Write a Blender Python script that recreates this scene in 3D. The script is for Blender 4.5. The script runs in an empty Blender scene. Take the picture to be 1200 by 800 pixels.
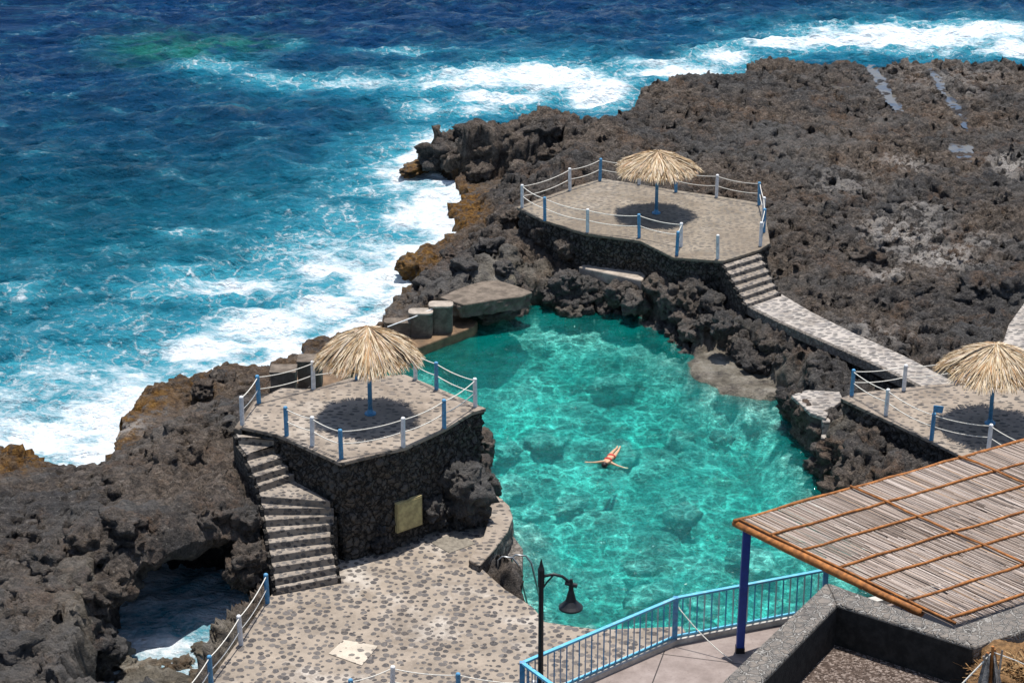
import bpy, bmesh, math, random
import numpy as np
from mathutils import Vector
random.seed(7); rs = np.random.RandomState(7)
S = bpy.context.scene; COL = S.collection
# ------------------------------------------------------------------ camera model
F, HC, YH = 2600.0, 34.0, -650.0
PIT = math.atan((400-YH)/F)
def at(px, py, z):
    u = (px-600)/F; v = (py-400)/F
    dy = math.cos(PIT)-v*math.sin(PIT); dz = -math.sin(PIT)-v*math.cos(PIT)
    t = (z-HC)/dz
    return (u*t, dy*t, z)
def xy(px, py, z): return at(px, py, z)[:2]
# ------------------------------------------------------------------ numpy noise
def _h(ix, iy, iz, seed):
    h = (ix.astype(np.int64)*374761393 + iy.astype(np.int64)*668265263 + iz*2147483647 + seed*1274126177) & 0xffffffff
    h = ((h ^ (h >> 13))*1274126177) & 0xffffffff
    h = ((h ^ (h >> 16))*2246822519) & 0xffffffff
    return (h ^ (h >> 15)) & 0xffffffff
def perlin(x, y, seed=0):
    x0 = np.floor(x); y0 = np.floor(y); fx = x-x0; fy = y-y0
    u = fx*fx*fx*(fx*(fx*6-15)+10); v = fy*fy*fy*(fy*(fy*6-15)+10)
    def g(i, j):
        a = _h(x0+i, y0+j, 0, seed)*(2*math.pi/4294967296.0)
        return np.cos(a)*(fx-i)+np.sin(a)*(fy-j)
    a = g(0,0); b = g(1,0); c = g(0,1); d = g(1,1)
    return 1.5*((a+(b-a)*u)+((c+(d-c)*u)-(a+(b-a)*u))*v)
def perlin3(x, y, z, seed=0):
    x0 = np.floor(x); y0 = np.floor(y); z0 = np.floor(z); fx = x-x0; fy = y-y0; fz = z-z0
    f = lambda t: t*t*t*(t*(t*6-15)+10)
    u, v, w = f(fx), f(fy), f(fz)
    r = 0
    for i in (0,1):
        for j in (0,1):
            for k in (0,1):
                h = _h(x0+i, y0+j, (z0+k).astype(np.int64), seed)
                gx = (h & 1023)/511.5-1; gy = ((h >> 10) & 1023)/511.5-1; gz = ((h >> 20) & 1023)/511.5-1
                wgt = (u if i else 1-u)*(v if j else 1-v)*(w if k else 1-w)
                r = r+wgt*(gx*(fx-i)+gy*(fy-j)+gz*(fz-k))
    return r*1.2
def fbm(x, y, o=4, seed=0, g=.5):
    r = 0; a = 1.0; s = 0
    for k in range(o):
        r = r+a*perlin(x, y, seed+k*17); s += a; a *= g; x = x*2.03+3.1; y = y*2.03+1.7
    return r/s*1.4
def worley(x, y, seed=0):
    x0 = np.floor(x); y0 = np.floor(y)
    f1 = np.full(x.shape, 9.0); f2 = np.full(x.shape, 9.0); idv = np.zeros(x.shape)
    for i in (-1,0,1):
        for j in (-1,0,1):
            h = _h(x0+i, y0+j, 0, seed)
            d = np.hypot(x0+i+(h & 65535)/65536.0-x, y0+j+(h >> 16)/65536.0-y)
            n = d < f1
            f2 = np.where(n, f1, np.minimum(f2, d)); idv = np.where(n, (h & 4095)/4095.0, idv); f1 = np.where(n, d, f1)
    return f1, f2, idv
def sst(a, b, x):
    t = np.clip((x-a)/(b-a), 0, 1); return t*t*(3-2*t)
def sdist(poly, X, Y):
    """signed distance to a polygon, positive inside"""
    d = np.full(X.shape, 1e9); ins = np.zeros(X.shape, bool); n = len(poly)
    for i in range(n):
        ax, ay = poly[i][:2]; bx, by = poly[(i+1) % n][:2]
        ex, ey = bx-ax, by-ay; L = ex*ex+ey*ey+1e-12
        t = np.clip(((X-ax)*ex+(Y-ay)*ey)/L, 0, 1)
        d = np.minimum(d, (X-ax-t*ex)**2+(Y-ay-t*ey)**2)
        if ey != 0:
            c = ((ay > Y) != (by > Y)) & (X < ex*(Y-ay)/ey+ax)
            ins ^= c
    d = np.sqrt(d); return np.where(ins, d, -d)
# ------------------------------------------------------------------ object helpers
def tag(o, label=None, cat=None, group=None, kind=None):
    if label: o['label'] = label
    if cat: o['category'] = cat
    if group: o['group'] = group
    if kind: o['kind'] = kind
    return o
def thing(name, label, cat, loc=(0,0,0), group=None, rz=0):
    o = bpy.data.objects.new(name, None); COL.objects.link(o); o.location = loc; o.rotation_euler = (0,0,rz)
    o.empty_display_size = .3
    return tag(o, label, cat, group)
def origin(p):
    v = Vector((0,0,0))
    while p is not None:
        v = v+Vector(p.location); p = p.parent
    return v
def mk(name, V, Fc, mats, parent=None, smooth=False, mi=None, local=False):
    me = bpy.data.meshes.new(name)
    if parent is not None and not local:
        o = origin(parent); V = [(v[0]-o.x, v[1]-o.y, v[2]-o.z) for v in V]
    me.from_pydata([tuple(map(float, v)) for v in V], [], Fc)
    for m in (mats if isinstance(mats, (list,tuple)) else [mats]): me.materials.append(m)
    if mi is not None: me.polygons.foreach_set('material_index', mi)
    if smooth: me.polygons.foreach_set('use_smooth', [True]*len(me.polygons))
    me.update()
    ob = bpy.data.objects.new(name, me); COL.objects.link(ob)
    if parent is not None: ob.parent = parent
    return ob
def gridmesh(name, P, mask, mat, attrs=None, kind='structure', smooth=True):
    """P: (ny,nx,3) array; mask: (ny-1,nx-1) bool of kept cells"""
    ny, nx = P.shape[:2]
    idx = np.arange(ny*nx).reshape(ny, nx)
    q = np.stack([idx[:-1,:-1], idx[:-1,1:], idx[1:,1:], idx[1:,:-1]], -1)[mask]
    used = np.unique(q); remap = np.full(ny*nx, -1, np.int64); remap[used] = np.arange(len(used))
    q = remap[q].astype(np.int32); V = P.reshape(-1,3)[used].astype(np.float32)
    me = bpy.data.meshes.new(name)
    me.vertices.add(len(V)); me.vertices.foreach_set('co', V.ravel())
    me.loops.add(q.size); me.loops.foreach_set('vertex_index', q.ravel())
    me.polygons.add(len(q)); me.polygons.foreach_set('loop_start', np.arange(0, q.size, 4, dtype=np.int32))
    me.polygons.foreach_set('loop_total', np.full(len(q), 4, np.int32))
    me.polygons.foreach_set('use_smooth', np.full(len(q), smooth))
    me.update(calc_edges=True); me.validate()
    for k, a in (attrs or {}).items():
        at_ = me.attributes.new(k, 'FLOAT', 'POINT'); at_.data.foreach_set('value', a.reshape(-1)[used].astype(np.float32))
    me.materials.append(mat)
    ob = bpy.data.objects.new(name, me); COL.objects.link(ob)
    if kind: ob['kind'] = kind
    return ob
class MB:
    def __init__(s): s.V = []; s.F = []
    def add(s, V, Fc):
        b = len(s.V); s.V += [tuple(v) for v in V]; s.F += [tuple(i+b for i in f) for f in Fc]; return s
    def prism(s, poly, z0, z1):
        n = len(poly); z0 = z0 if hasattr(z0, '__len__') else [z0]*n; z1 = z1 if hasattr(z1, '__len__') else [z1]*n
        if area(poly) < 0: poly = poly[::-1]; z0 = z0[::-1]; z1 = z1[::-1]
        V = [(p[0],p[1],z0[i]) for i, p in enumerate(poly)]+[(p[0],p[1],z1[i]) for i, p in enumerate(poly)]
        Fc = [tuple(range(n-1,-1,-1)), tuple(range(n,2*n))]+[(i,(i+1)%n,n+(i+1)%n,n+i) for i in range(n)]
        return s.add(V, Fc)
    def tube(s, pts, r, n=8, cap=True):
        pts = [Vector(p) for p in pts]; m = len(pts); r = r if hasattr(r, '__len__') else [r]*m
        V = []; up = None
        for i, p in enumerate(pts):
            t = (pts[min(i+1,m-1)]-pts[max(i-1,0)]).normalized()
            if up is None: up = Vector((0,0,1)) if abs(t.z) < .9 else Vector((1,0,0))
            a = t.cross(up).normalized(); b = a.cross(t).normalized(); up = b
            V += [p+r[i]*(math.cos(2*math.pi*k/n)*a+math.sin(2*math.pi*k/n)*b) for k in range(n)]
        Fc = [(i*n+k,i*n+(k+1)%n,(i+1)*n+(k+1)%n,(i+1)*n+k) for i in range(m-1) for k in range(n)]
        if cap: Fc += [tuple(range(n-1,-1,-1)), tuple(range((m-1)*n, m*n))]
        return s.add(V, Fc)
    def bar(s, a, b, w, h):
        a = Vector(a); b = Vector(b); t = (b-a).normalized()
        up = Vector((0,0,1)) if abs(t.z) < .95 else Vector((0,1,0))
        r = t.cross(up).normalized()*(w/2); u = r.cross(t).normalized()*(h/2)
        V = [a-r-u,a+r-u,a+r+u,a-r+u,b-r-u,b+r-u,b+r+u,b-r+u]
        return s.add(V, [(0,1,2,3),(7,6,5,4),(0,4,5,1),(1,5,6,2),(2,6,7,3),(3,7,4,0)])
    def lathe(s, c, prof, n=20):
        V = [(c[0]+r*math.cos(2*math.pi*k/n), c[1]+r*math.sin(2*math.pi*k/n), c[2]+z) for r, z in prof for k in range(n)]
        m = len(prof); Fc = [(i*n+k,i*n+(k+1)%n,(i+1)*n+(k+1)%n,(i+1)*n+k) for i in range(m-1) for k in range(n)]
        Fc += [tuple(range(n-1,-1,-1)), tuple(range((m-1)*n, m*n))]
        return s.add(V, Fc)
    def build(s, name, mat, parent=None, smooth=False, bevel=0):
        o = mk(name, s.V, s.F, mat, parent, smooth)
        if bevel:
            b = o.modifiers.new('bevel', 'BEVEL'); b.width = bevel; b.segments = 2; b.limit_method = 'ANGLE'
        return o
def area(p): return sum(p[i][0]*p[(i+1)%len(p)][1]-p[(i+1)%len(p)][0]*p[i][1] for i in range(len(p)))/2
def offset(poly, d):
    """grow a polygon outward by d"""
    p = [Vector(q[:2]) for q in poly]
    if area(poly) < 0: p = p[::-1]
    n = len(p); out = []
    for i in range(n):
        a, b, c = p[i-1], p[i], p[(i+1)%n]
        e1 = (b-a).normalized(); e2 = (c-b).normalized()
        n1 = Vector((e1.y,-e1.x)); n2 = Vector((e2.y,-e2.x)); m = n1+n2
        k = d/max(.45, m.length_squared/2)
        out.append((b.x+m.x*k, b.y+m.y*k))
    return out
# ------------------------------------------------------------------ materials
class G:
    def __init__(s, name):
        s.m = bpy.data.materials.new(name); s.m.use_nodes = True; s.t = s.m.node_tree
        s.t.nodes.clear(); s.out = s.t.nodes.new('ShaderNodeOutputMaterial')
    def n(s, typ, _o=0, **kw):
        nd = s.t.nodes.new('ShaderNode'+typ)
        for k, v in kw.items():
            if hasattr(nd, k) and k[0].islower(): setattr(nd, k, v); continue
            key = int(k[1:]) if k[0] == 'i' and k[1:].isdigit() else k.replace('_', ' ')
            s.set(nd.inputs[key], v)
        return nd.outputs[_o]
    def set(s, sock, v):
        if isinstance(v, bpy.types.NodeSocket): s.t.links.new(v, sock)
        elif isinstance(v, tuple) and sock.type == 'RGBA' and len(v) == 3: sock.default_value = (*v, 1)
        else: sock.default_value = v
    def pos(s, scale=None, rot=0):
        p = s.n('NewGeometry')
        if scale is None: return p
        m = s.t.nodes.new('ShaderNodeMapping'); s.t.links.new(p, m.inputs[0]); m.inputs['Scale'].default_value = scale
        m.inputs['Rotation'].default_value = (0,0,rot)
        return m.outputs[0]
    def noise(s, scale, detail=6, v=None, rough=.55, dist=0, o=0):
        return s.n('TexNoise', o, Vector=v if v is not None else s.pos(), Scale=scale, Detail=detail, Roughness=rough, Distortion=dist)
    def vor(s, scale, v=None, feature='F1', o=0, rnd=1.0):
        return s.n('TexVoronoi', o, feature=feature, Vector=v if v is not None else s.pos(), Scale=scale, Randomness=rnd)
    def mr(s, x, a, b, c=0.0, d=1.0, smooth=True):
        nd = s.t.nodes.new('ShaderNodeMapRange'); nd.interpolation_type = 'SMOOTHSTEP' if smooth else 'LINEAR'
        s.set(nd.inputs[0], x)
        for i, q in enumerate((a,b,c,d)): nd.inputs[i+1].default_value = q
        return nd.outputs[0]
    def math(s, op, a, b=0.0, c=None):
        nd = s.t.nodes.new('ShaderNodeMath'); nd.operation = op; s.set(nd.inputs[0], a); s.set(nd.inputs[1], b)
        if c is not None: s.set(nd.inputs[2], c)
        return nd.outputs[0]
    def mix(s, f, a, b, blend='MIX'):
        nd = s.t.nodes.new('ShaderNodeMix'); nd.data_type = 'RGBA'; nd.blend_type = blend
        s.set(nd.inputs[0], f); s.set(nd.inputs[6], a); s.set(nd.inputs[7], b); return nd.outputs[2]
    def ramp(s, f, stops):
        nd = s.t.nodes.new('ShaderNodeValToRGB'); s.set(nd.inputs[0], f); e = nd.color_ramp.elements
        while len(e) < len(stops): e.new(.5)
        for i, (p, c) in enumerate(stops): e[i].position = p; e[i].color = (*c, 1)
        return nd.outputs[0]
    def attr(s, name, o=2): return s.n('Attribute', o, attribute_name=name)
    def bump(s, h, dist, strength=1.0, normal=None):
        kw = dict(Height=h, Distance=dist, Strength=strength)
        if normal is not None: kw['Normal'] = normal
        return s.n('Bump', **kw)
    def bsdf(s, col, rough=.8, normal=None, spec=.3, **kw):
        d = dict(Base_Color=col, Roughness=rough); d.update(kw)
        if normal is not None: d['Normal'] = normal
        b = s.n('BsdfPrincipled', **d)
        b.node.inputs['Specular IOR Level'].default_value = spec
        return b
    def done(s, sh, vol=None):
        s.t.links.new(sh, s.out.inputs[0])
        if vol is not None: s.t.links.new(vol, s.out.inputs[1])
        return s.m
def m_rock():
    g = G('lava rock'); a = g.noise(.22, 5, rough=.6); b = g.noise(2.6, 10, rough=.75); c = g.noise(8, 6, rough=.75)
    col = g.ramp(b, [(.30,(.034,.028,.025)),(.43,(.100,.078,.062)),(.55,(.205,.160,.125)),(.70,(.40,.33,.265))])
    col2 = g.ramp(b, [(.30,(.032,.031,.031)),(.52,(.095,.088,.084)),(.75,(.24,.222,.205))])
    col = g.mix(g.mr(a,.40,.60), col2, col)
    col = g.mix(g.mr(g.noise(.5,7,rough=.7),.50,.66,0,.6), col, (.20,.125,.08))
    col = g.mix(g.mr(c,.36,.56), g.mix(.62, col, (.018,.016,.015)), col)
    sp = g.mr(g.noise(10,5,rough=.7),.58,.70,0,.6); col = g.mix(sp, col, (.42,.375,.32))
    col = g.mix(g.mr(g.noise(.13,6,g.pos((.7,1.4,1)),.65),.48,.62,0,.55), col, g.mix(b, (.07,.066,.064), (.30,.285,.265)))
    oc = g.math('MULTIPLY', g.attr('ochre'), g.mr(g.noise(2.2,6,rough=.65),.36,.52))
    col = g.mix(oc, col, g.ramp(g.noise(5,5), [(.35,(.085,.040,.010)),(.55,(.25,.12,.022)),(.7,(.36,.20,.05))]))
    pl = g.math('MULTIPLY', g.attr('pale'), g.mr(g.noise(1.3,6,rough=.6),.25,.5))
    col = g.mix(pl, col, g.ramp(g.noise(1.6,6), [(.3,(.14,.12,.09)),(.5,(.33,.29,.225)),(.66,(.50,.45,.37))]))
    sa = g.math('MULTIPLY', g.attr('salt'), g.mr(g.noise(1.3,10,rough=.75),.46,.53))
    col = g.mix(sa, col, (.58,.53,.48))
    fl = g.attr('floor')
    v = g.pos((1,1,.4)); st = g.noise(.55, 9, v, .66, .3)
    fc = g.ramp(st, [(.28,(.13,.14,.125)),(.42,(.36,.37,.33)),(.52,(.58,.58,.52)),(.66,(.76,.75,.69))])
    fc = g.mix(g.mr(g.vor(2.6, g.n('VectorMath', operation='ADD', i0=g.pos(), i1=g.n('TexNoise',1,Vector=g.pos(),Scale=1.5)), 'DISTANCE_TO_EDGE'),.0,.10,.5,0.), fc, (.12,.14,.12))
    col = g.mix(fl, col, fc)
    wet = g.attr('wet'); col = g.mix(g.math('MULTIPLY', wet, .55), col, (.012,.012,.014))
    h = g.math('ADD', g.math('MULTIPLY', g.noise(4,10,rough=.78), 1.5), g.math('MULTIPLY', g.vor(4.5, g.n('VectorMath', operation='ADD', i0=g.pos(), i1=g.n('TexNoise',1,Vector=g.pos(),Scale=3.0))), .35))
    nrm = g.bump(h, .34, 1.0)
    ro = g.mix(wet, (.92,.92,.92), (.35,.35,.35))
    return g.done(g.bsdf(col, ro, nrm, .25))
def cobble(name, scale, mortar, stones, white=.4, aniso=(1,1,1), rot=0, size=(.22,.40), dirt=0):
    g = G(name)
    w = g.n('VectorMath', operation='SCALE', i0=g.n('TexNoise',1,Vector=g.pos(),Scale=4.0,Detail=2), Scale=.12)
    sx = g.n('SeparateXYZ', Vector=g.pos()); p2 = g.n('CombineXYZ', X=sx, Y=g.math('ADD', sx.node.outputs[1], sx.node.outputs[2]))
    mp = g.t.nodes.new('ShaderNodeMapping'); g.t.links.new(p2, mp.inputs[0]); mp.inputs['Scale'].default_value = aniso; mp.inputs['Rotation'].default_value = (0,0,rot)
    v = g.n('VectorMath', operation='ADD', i0=mp.outputs[0], i1=w)
    d = g.n('TexVoronoi', 0, feature='F1', voronoi_dimensions='2D', Vector=v, Scale=scale, Randomness=.8)
    cid = d.node.outputs[1]; sep = g.n('SeparateColor', 0, i0=cid); s2 = sep.node.outputs[1]
    rad = g.mr(s2, 0, 1, size[0], size[1], False); d = g.math('ADD', d, g.math('MULTIPLY', g.math('SUBTRACT', g.noise(7,3), .5), .22))
    k = g.math('SUBTRACT', rad, d); stone = g.mr(k, -.03, .05)
    mo = g.mix(g.mr(g.noise(.35,5,rough=.6),.52,.66,0,white), g.ramp(g.noise(1.1,8,rough=.68), [(.3,tuple(x*.72 for x in mortar)),(.5,mortar),(.72,tuple(min(.7,x*1.25) for x in mortar))]), (.52,.47,.41))
    mo = g.mix(g.mr(g.noise(.5,8,rough=.72,dist=.8),.50,.62,0,.6), mo, (mortar[0]*.58,mortar[1]*.55,mortar[2]*.52))
    mo = g.mix(g.mr(g.noise(25,4),.3,.7,0,.25), mo, tuple(x*.6 for x in mortar))
    sc = g.ramp(sep, [(0.,stones[0]),(.5,stones[1]),(1.,stones[2])])
    sc = g.mix(g.mr(g.noise(18,5),.4,.7,0,.35), sc, (.22,.20,.18))
    col = g.mix(stone, mo, sc)
    if dirt: col = g.mix(g.mr(g.noise(.16,9,rough=.72,dist=.5),.40,.58,0,dirt), col, g.ramp(g.noise(6,7,rough=.75), [(.3,(.09,.068,.048)),(.6,(.19,.15,.11))]))
    else: col = g.mix(g.mr(g.noise(.8,10,rough=.76,dist=.4),.50,.64,0,.42), col, (.115,.095,.078))
    h = g.math('ADD', g.math('MULTIPLY', stone, .6), g.math('MULTIPLY', g.noise(22,6), .5))
    return g.done(g.bsdf(col, .85, g.bump(h, .035, .8), .25))
def masonry(name, scale=3.2, base=.05, mortar=(.035,.032,.03), bd=.10, warp=.42):
    g = G(name)
    w = g.n('VectorMath', operation='SCALE', i0=g.n('TexNoise',1,Vector=g.pos(),Scale=2.5,Detail=5,Roughness=.65), Scale=warp)
    v = g.n('VectorMath', operation='ADD', i0=g.pos(), i1=w)
    e = g.vor(scale, v, 'DISTANCE_TO_EDGE'); c = g.n('TexVoronoi', 1, Vector=v, Scale=scale)
    sep = g.n('SeparateColor', 0, i0=c)
    col = g.mix(sep, (base*.7,base*.65,base*.6), (base*1.5,base*1.36,base*1.22))
    col = g.mix(g.mr(g.noise(5,9,rough=.75),  .40,.62,0,.9), col, (base*1.9,base*1.62,base*1.36)); col = g.mix(g.mr(g.noise(.7,7,rough=.7),.5,.68,0,.5), col, (base*2.0,base*1.75,base*1.5))
    col = g.mix(g.mr(e,.0,.07,1,0), col, mortar)
    h = g.math('ADD', g.mr(e,0,.14), g.math('MULTIPLY', g.noise(10,7), .6))
    return g.done(g.bsdf(col, .9, g.bump(h, bd, .9), .2))
def plain(name, col, rough=.6, var=.25, scale=6, bd=.0, spec=.3, dirt=None, metal=0):
    g = G(name); n = g.noise(scale, 7, rough=.65)
    c = g.mix(g.mr(n,.35,.68,0,1), tuple(x*(1-var) for x in col), tuple(min(.9,x*(1+var*.6)) for x in col))
    if dirt: c = g.mix(g.mr(g.noise(scale*.4,8,rough=.72),.52,.68,0,.7), c, dirt)
    nr = g.bump(g.noise(scale*4,6), bd, .7) if bd else None
    return g.done(g.bsdf(c, rough, nr, spec, Metallic=metal))
def strand(name, stops, rough=.85):
    g = G(name); c = g.ramp(g.attr('rnd'), stops)
    c = g.mix(g.mr(g.noise(30,4),.3,.7,0,.3), c, tuple(x*.5 for x in stops[0][1]))
    return g.done(g.bsdf(c, rough, None, .2))
def m_sea():
    g = G('sea water'); foam = g.attr('foam'); teal = g.attr('teal'); deep = g.attr('deep'); sh = g.attr('shoal')
    big = g.noise(.16, 5, g.pos((1,1.6,1)), .6)
    c = g.mix(deep, (.0013,.070,.112), (.0013,.031,.100))
    c = g.mix(g.mr(big,.35,.68,0,.6), c, g.mix(deep, (.001,.036,.062), (.0008,.013,.048)))
    c = g.mix(g.math('MULTIPLY', teal, g.mr(g.noise(.5,6,rough=.6),.15,.62)), c, (.008,.20,.30))
    c = g.mix(g.math('MULTIPLY', sh, g.mr(g.noise(.6,5,g.pos((.7,1.6,1))),.3,.6)), c, (.010,.125,.105))
    wv = g.n('VectorMath', operation='SCALE', i0=g.n('TexNoise',1,Vector=g.pos(),Scale=1.0,Detail=6,Roughness=.65), Scale=1.25)
    p = g.n('VectorMath', operation='ADD', i0=g.pos((1,.8,1)), i1=wv)
    e1 = g.vor(.95, p, 'DISTANCE_TO_EDGE'); e2 = g.vor(2.4, p, 'DISTANCE_TO_EDGE')
    net = g.math('MAXIMUM', g.mr(e1,0,.17,1,0,False), g.math('MULTIPLY', g.mr(e2,0,.16,1,0,False), .75))
    cl = g.noise(.42, 10, g.pos((.8,1.3,1),.3), .70, .3)
    # foam coverage: rises from a lacy net to solid white
    t = g.math('ADD', g.math('MULTIPLY', foam, 1.32), g.math('MULTIPLY', g.math('SUBTRACT', cl, .5), 1.8))
    froth = g.noise(2.6, 10, g.pos((.85,1.25,1),.3), .72)
    t2 = g.math('ADD', t, g.math('MULTIPLY', g.math('SUBTRACT', froth, .5), 1.1))
    cov = g.mr(t2, .62, 1.25)
    lace = g.math('MULTIPLY', g.mr(t2, .18, .75), g.mr(g.math('ADD', net, g.math('MULTIPLY', g.math('SUBTRACT', froth, .5), 2.6)), .50, 1.25, 0, .75))
    haze_ = g.mr(t, -.05, 1.0, 0, .85)
    caps = g.math('MULTIPLY', g.mr(g.noise(1.3,10,g.pos((.5,1.8,1),.25),.74),.665,.76), .5)
    f = g.math('MAXIMUM', g.math('MAXIMUM', cov, lace), caps); f = g.math('MINIMUM', f, 1.0)
    c = g.mix(haze_, c, (.06,.37,.47))
    c = g.mix(f, c, g.ramp(g.noise(2.5,8,rough=.7), [(.3,(.52,.66,.72)),(.55,(.82,.86,.88))]))
    hb = g.math('ADD', g.noise(1.0,7,g.pos((.75,1.25,1),.3),.62), g.math('MULTIPLY', f, .10))
    hb2 = g.math('ADD', hb, g.math('MULTIPLY', g.noise(3.2,6,g.pos((.65,1.5,1),.3),.65), .30))
    nr = g.bump(hb2, 1.0, .9)
    ro = g.mix(f, (.12,.12,.12), (.7,.7,.7))
    return g.done(g.bsdf(c, ro, nr, .26, IOR=1.33))
def m_pool():
    g = G('pool water')
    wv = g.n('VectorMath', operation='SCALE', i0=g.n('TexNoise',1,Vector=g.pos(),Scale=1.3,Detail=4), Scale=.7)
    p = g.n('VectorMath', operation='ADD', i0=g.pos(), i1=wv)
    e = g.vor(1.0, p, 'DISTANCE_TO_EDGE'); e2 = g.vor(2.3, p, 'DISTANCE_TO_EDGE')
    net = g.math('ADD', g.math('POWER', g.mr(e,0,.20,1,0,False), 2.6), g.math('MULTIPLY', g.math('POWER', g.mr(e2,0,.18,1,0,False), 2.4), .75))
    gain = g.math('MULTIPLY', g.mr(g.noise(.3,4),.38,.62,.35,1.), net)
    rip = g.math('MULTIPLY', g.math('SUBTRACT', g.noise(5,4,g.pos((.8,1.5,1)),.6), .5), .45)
    tv = g.math('MINIMUM', g.math('ADD', g.math('ADD', .68, rip), g.math('MULTIPLY', gain, 1.45)), 1.9)  # caustic light net painted into the water's transmission colour
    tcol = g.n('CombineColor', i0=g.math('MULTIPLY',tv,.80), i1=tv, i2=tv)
    tr = g.n('BsdfTransparent', Color=tcol)
    nr = g.bump(g.math('ADD', g.noise(2.2,5,g.pos((.8,1.3,1)),.6), g.math('MULTIPLY', g.noise(7,3),.15)), .16, .8)
    df = g.n('BsdfDiffuse', Color=g.mix(g.mr(g.noise(.5,6,rough=.6),.36,.64), (.0,.24,.22), (.0,.50,.44)), Normal=nr)
    gl = g.n('BsdfGlossy', Color=(1,1,1), Roughness=.06, Normal=nr)
    fr = g.n('Fresnel', IOR=1.33, Normal=nr)
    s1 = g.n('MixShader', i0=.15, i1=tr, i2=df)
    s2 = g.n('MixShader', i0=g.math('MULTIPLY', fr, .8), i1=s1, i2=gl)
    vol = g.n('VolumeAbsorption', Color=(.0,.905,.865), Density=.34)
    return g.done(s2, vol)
def m_tide():
    g = G('tide pool water'); nr = g.bump(g.noise(5,4), .02, .4)
    return g.done(g.bsdf(g.mix(g.mr(g.noise(.9,5),.4,.6), (.045,.055,.075), (.11,.10,.085)), .08, nr, .6, IOR=1.33))
ROCK = m_rock(); SEA = m_sea(); POOL = m_pool(); TIDE = m_tide()
DECKM = cobble('pebble deck', 3.7, (.285,.235,.185), ((.04,.036,.036),(.075,.068,.066),(.135,.12,.11)), .75, (1.1,1,1), .3, (.16,.48))
PLATM = cobble('pebble platform', 3.6, (.275,.225,.178), ((.045,.04,.036),(.08,.07,.062),(.13,.11,.095)), .35, (.8,1.2,1), 0, (.12,.37))
FARM = cobble('flagged platform', 4.4, (.235,.195,.148), ((.075,.066,.056),(.12,.105,.09),(.17,.15,.12)), .3, (.8,1.3,1), 0, (.16,.44), .5)
PATHM = cobble('cobbled path', 4.2, (.37,.33,.29), ((.09,.082,.076),(.15,.14,.13),(.21,.19,.18)), .5, (.75,1.2,1), .5, (.26,.46))
STEPM = cobble('pebble step', 4.6, (.27,.23,.19), ((.05,.045,.045),(.09,.082,.078),(.15,.135,.12)), .4, (1,1,1), 0, (.22,.44))
WALLM = masonry('lava masonry', 4.2, .058, (.022,.020,.018), .22, .55); KERBM = masonry('rough kerb stone', 4.5, .11, (.15,.13,.11), .06)
PARAM = masonry('rubble parapet', 5.6, .11, (.33,.31,.28), .06, .26)
CONC = plain('weathered concrete', (.155,.125,.098), .9, .4, 2.5, .04, .2, (.075,.058,.044))
CONCTOP = plain('pale concrete', (.34,.29,.24), .9, .3, 3, .02, .2, (.16,.13,.10))
BLUE = plain('blue paint', (.085,.27,.46), .5, .25, 9, 0, .35, (.22,.30,.38)); DBLUE = plain('deep blue paint', (.012,.045,.24), .4, .15, 6, 0, .4)
LBLUE = plain('light blue paint', (.12,.42,.60), .4, .15, 8, 0, .4, (.25,.45,.55)); GREYP = plain('pale grey paint', (.42,.46,.50), .5, .2, 9, 0, .3)
WHITE = plain('white paint', (.70,.70,.70), .5, .15, 8, 0, .3, (.42,.42,.42)); ROPE = plain('white rope', (.68,.65,.58), .8, .2, 30)
BLACK = plain('black iron', (.012,.012,.013), .45, .3, 14, 0, .4); STEEL = plain('galvanised steel', (.35,.36,.36), .35, .2, 10, 0, .5, None, .8)
LOG = plain('orange timber', (.33,.125,.032), .65, .45, 7, .01, .3, (.14,.05,.016)); BRASS = plain('yellow plaque', (.40,.33,.15), .55, .3, 5, .006, .4, (.28,.22,.10))
HATCH = plain('pale hatch', (.50,.44,.35), .85, .2, 5, .01, .2, (.34,.28,.21)); DHATCH = plain('grey hatch', (.20,.175,.14), .85, .3, 7, .02, .2)
THATCH = strand('palm thatch', [(0.,(.22,.13,.06)),(.2,(.46,.32,.18)),(.45,(.62,.49,.32)),(.75,(.76,.66,.50)),(.88,(.50,.27,.12)),(1.,(.70,.63,.54))])
REED = strand('grey reed', [(0.,(.075,.055,.042)),(.25,(.23,.175,.14)),(.55,(.37,.295,.245)),(.85,(.50,.425,.375)),(1.,(.38,.24,.14))])
STRAW = strand('dry brush', [(0.,(.12,.06,.025)),(.5,(.30,.17,.07)),(1.,(.45,.30,.15))])
def m_tiles():
    g = G('terrace paving'); n = g.noise(1.6,8,rough=.68)
    b = g.n('TexBrick', 1, Vector=g.pos((1,1,1),.25), Scale=.42, Mortar_Size=.006, Brick_Width=1.0, Row_Height=.75, offset=0.0)
    c = g.ramp(n, [(.3,(.17,.135,.12)),(.5,(.24,.195,.175)),(.7,(.31,.26,.235))])
    c = g.mix(g.mr(g.noise(12,5),.55,.7,0,.4), c, (.14,.11,.10))
    return g.done(g.bsdf(g.mix(b, c, (.05,.042,.04)), .85, g.bump(g.noise(20,5), .01, .6), .25))
TILES = m_tiles()
def m_gravel():
    g = G('roof gravel'); c = g.n('TexVoronoi', 1, Vector=g.pos(), Scale=26.); s_ = g.n('SeparateColor', 0, i0=c)
    d = g.vor(26.)
    return g.done(g.bsdf(g.ramp(s_, [(0.,(.04,.028,.022)),(.6,(.095,.068,.054)),(1.,(.26,.21,.18))]), .9, g.bump(d, -.03, .9), .2))
GRAVEL = m_gravel()
SKIN = plain('skin', (.56,.32,.19), .5, .1, 10, 0, .4); HAIR = plain('dark hair', (.012,.008,.006), .5, .3, 20); SUIT = plain('red bikini', (.42,.03,.02), .6, .15, 20)
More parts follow.
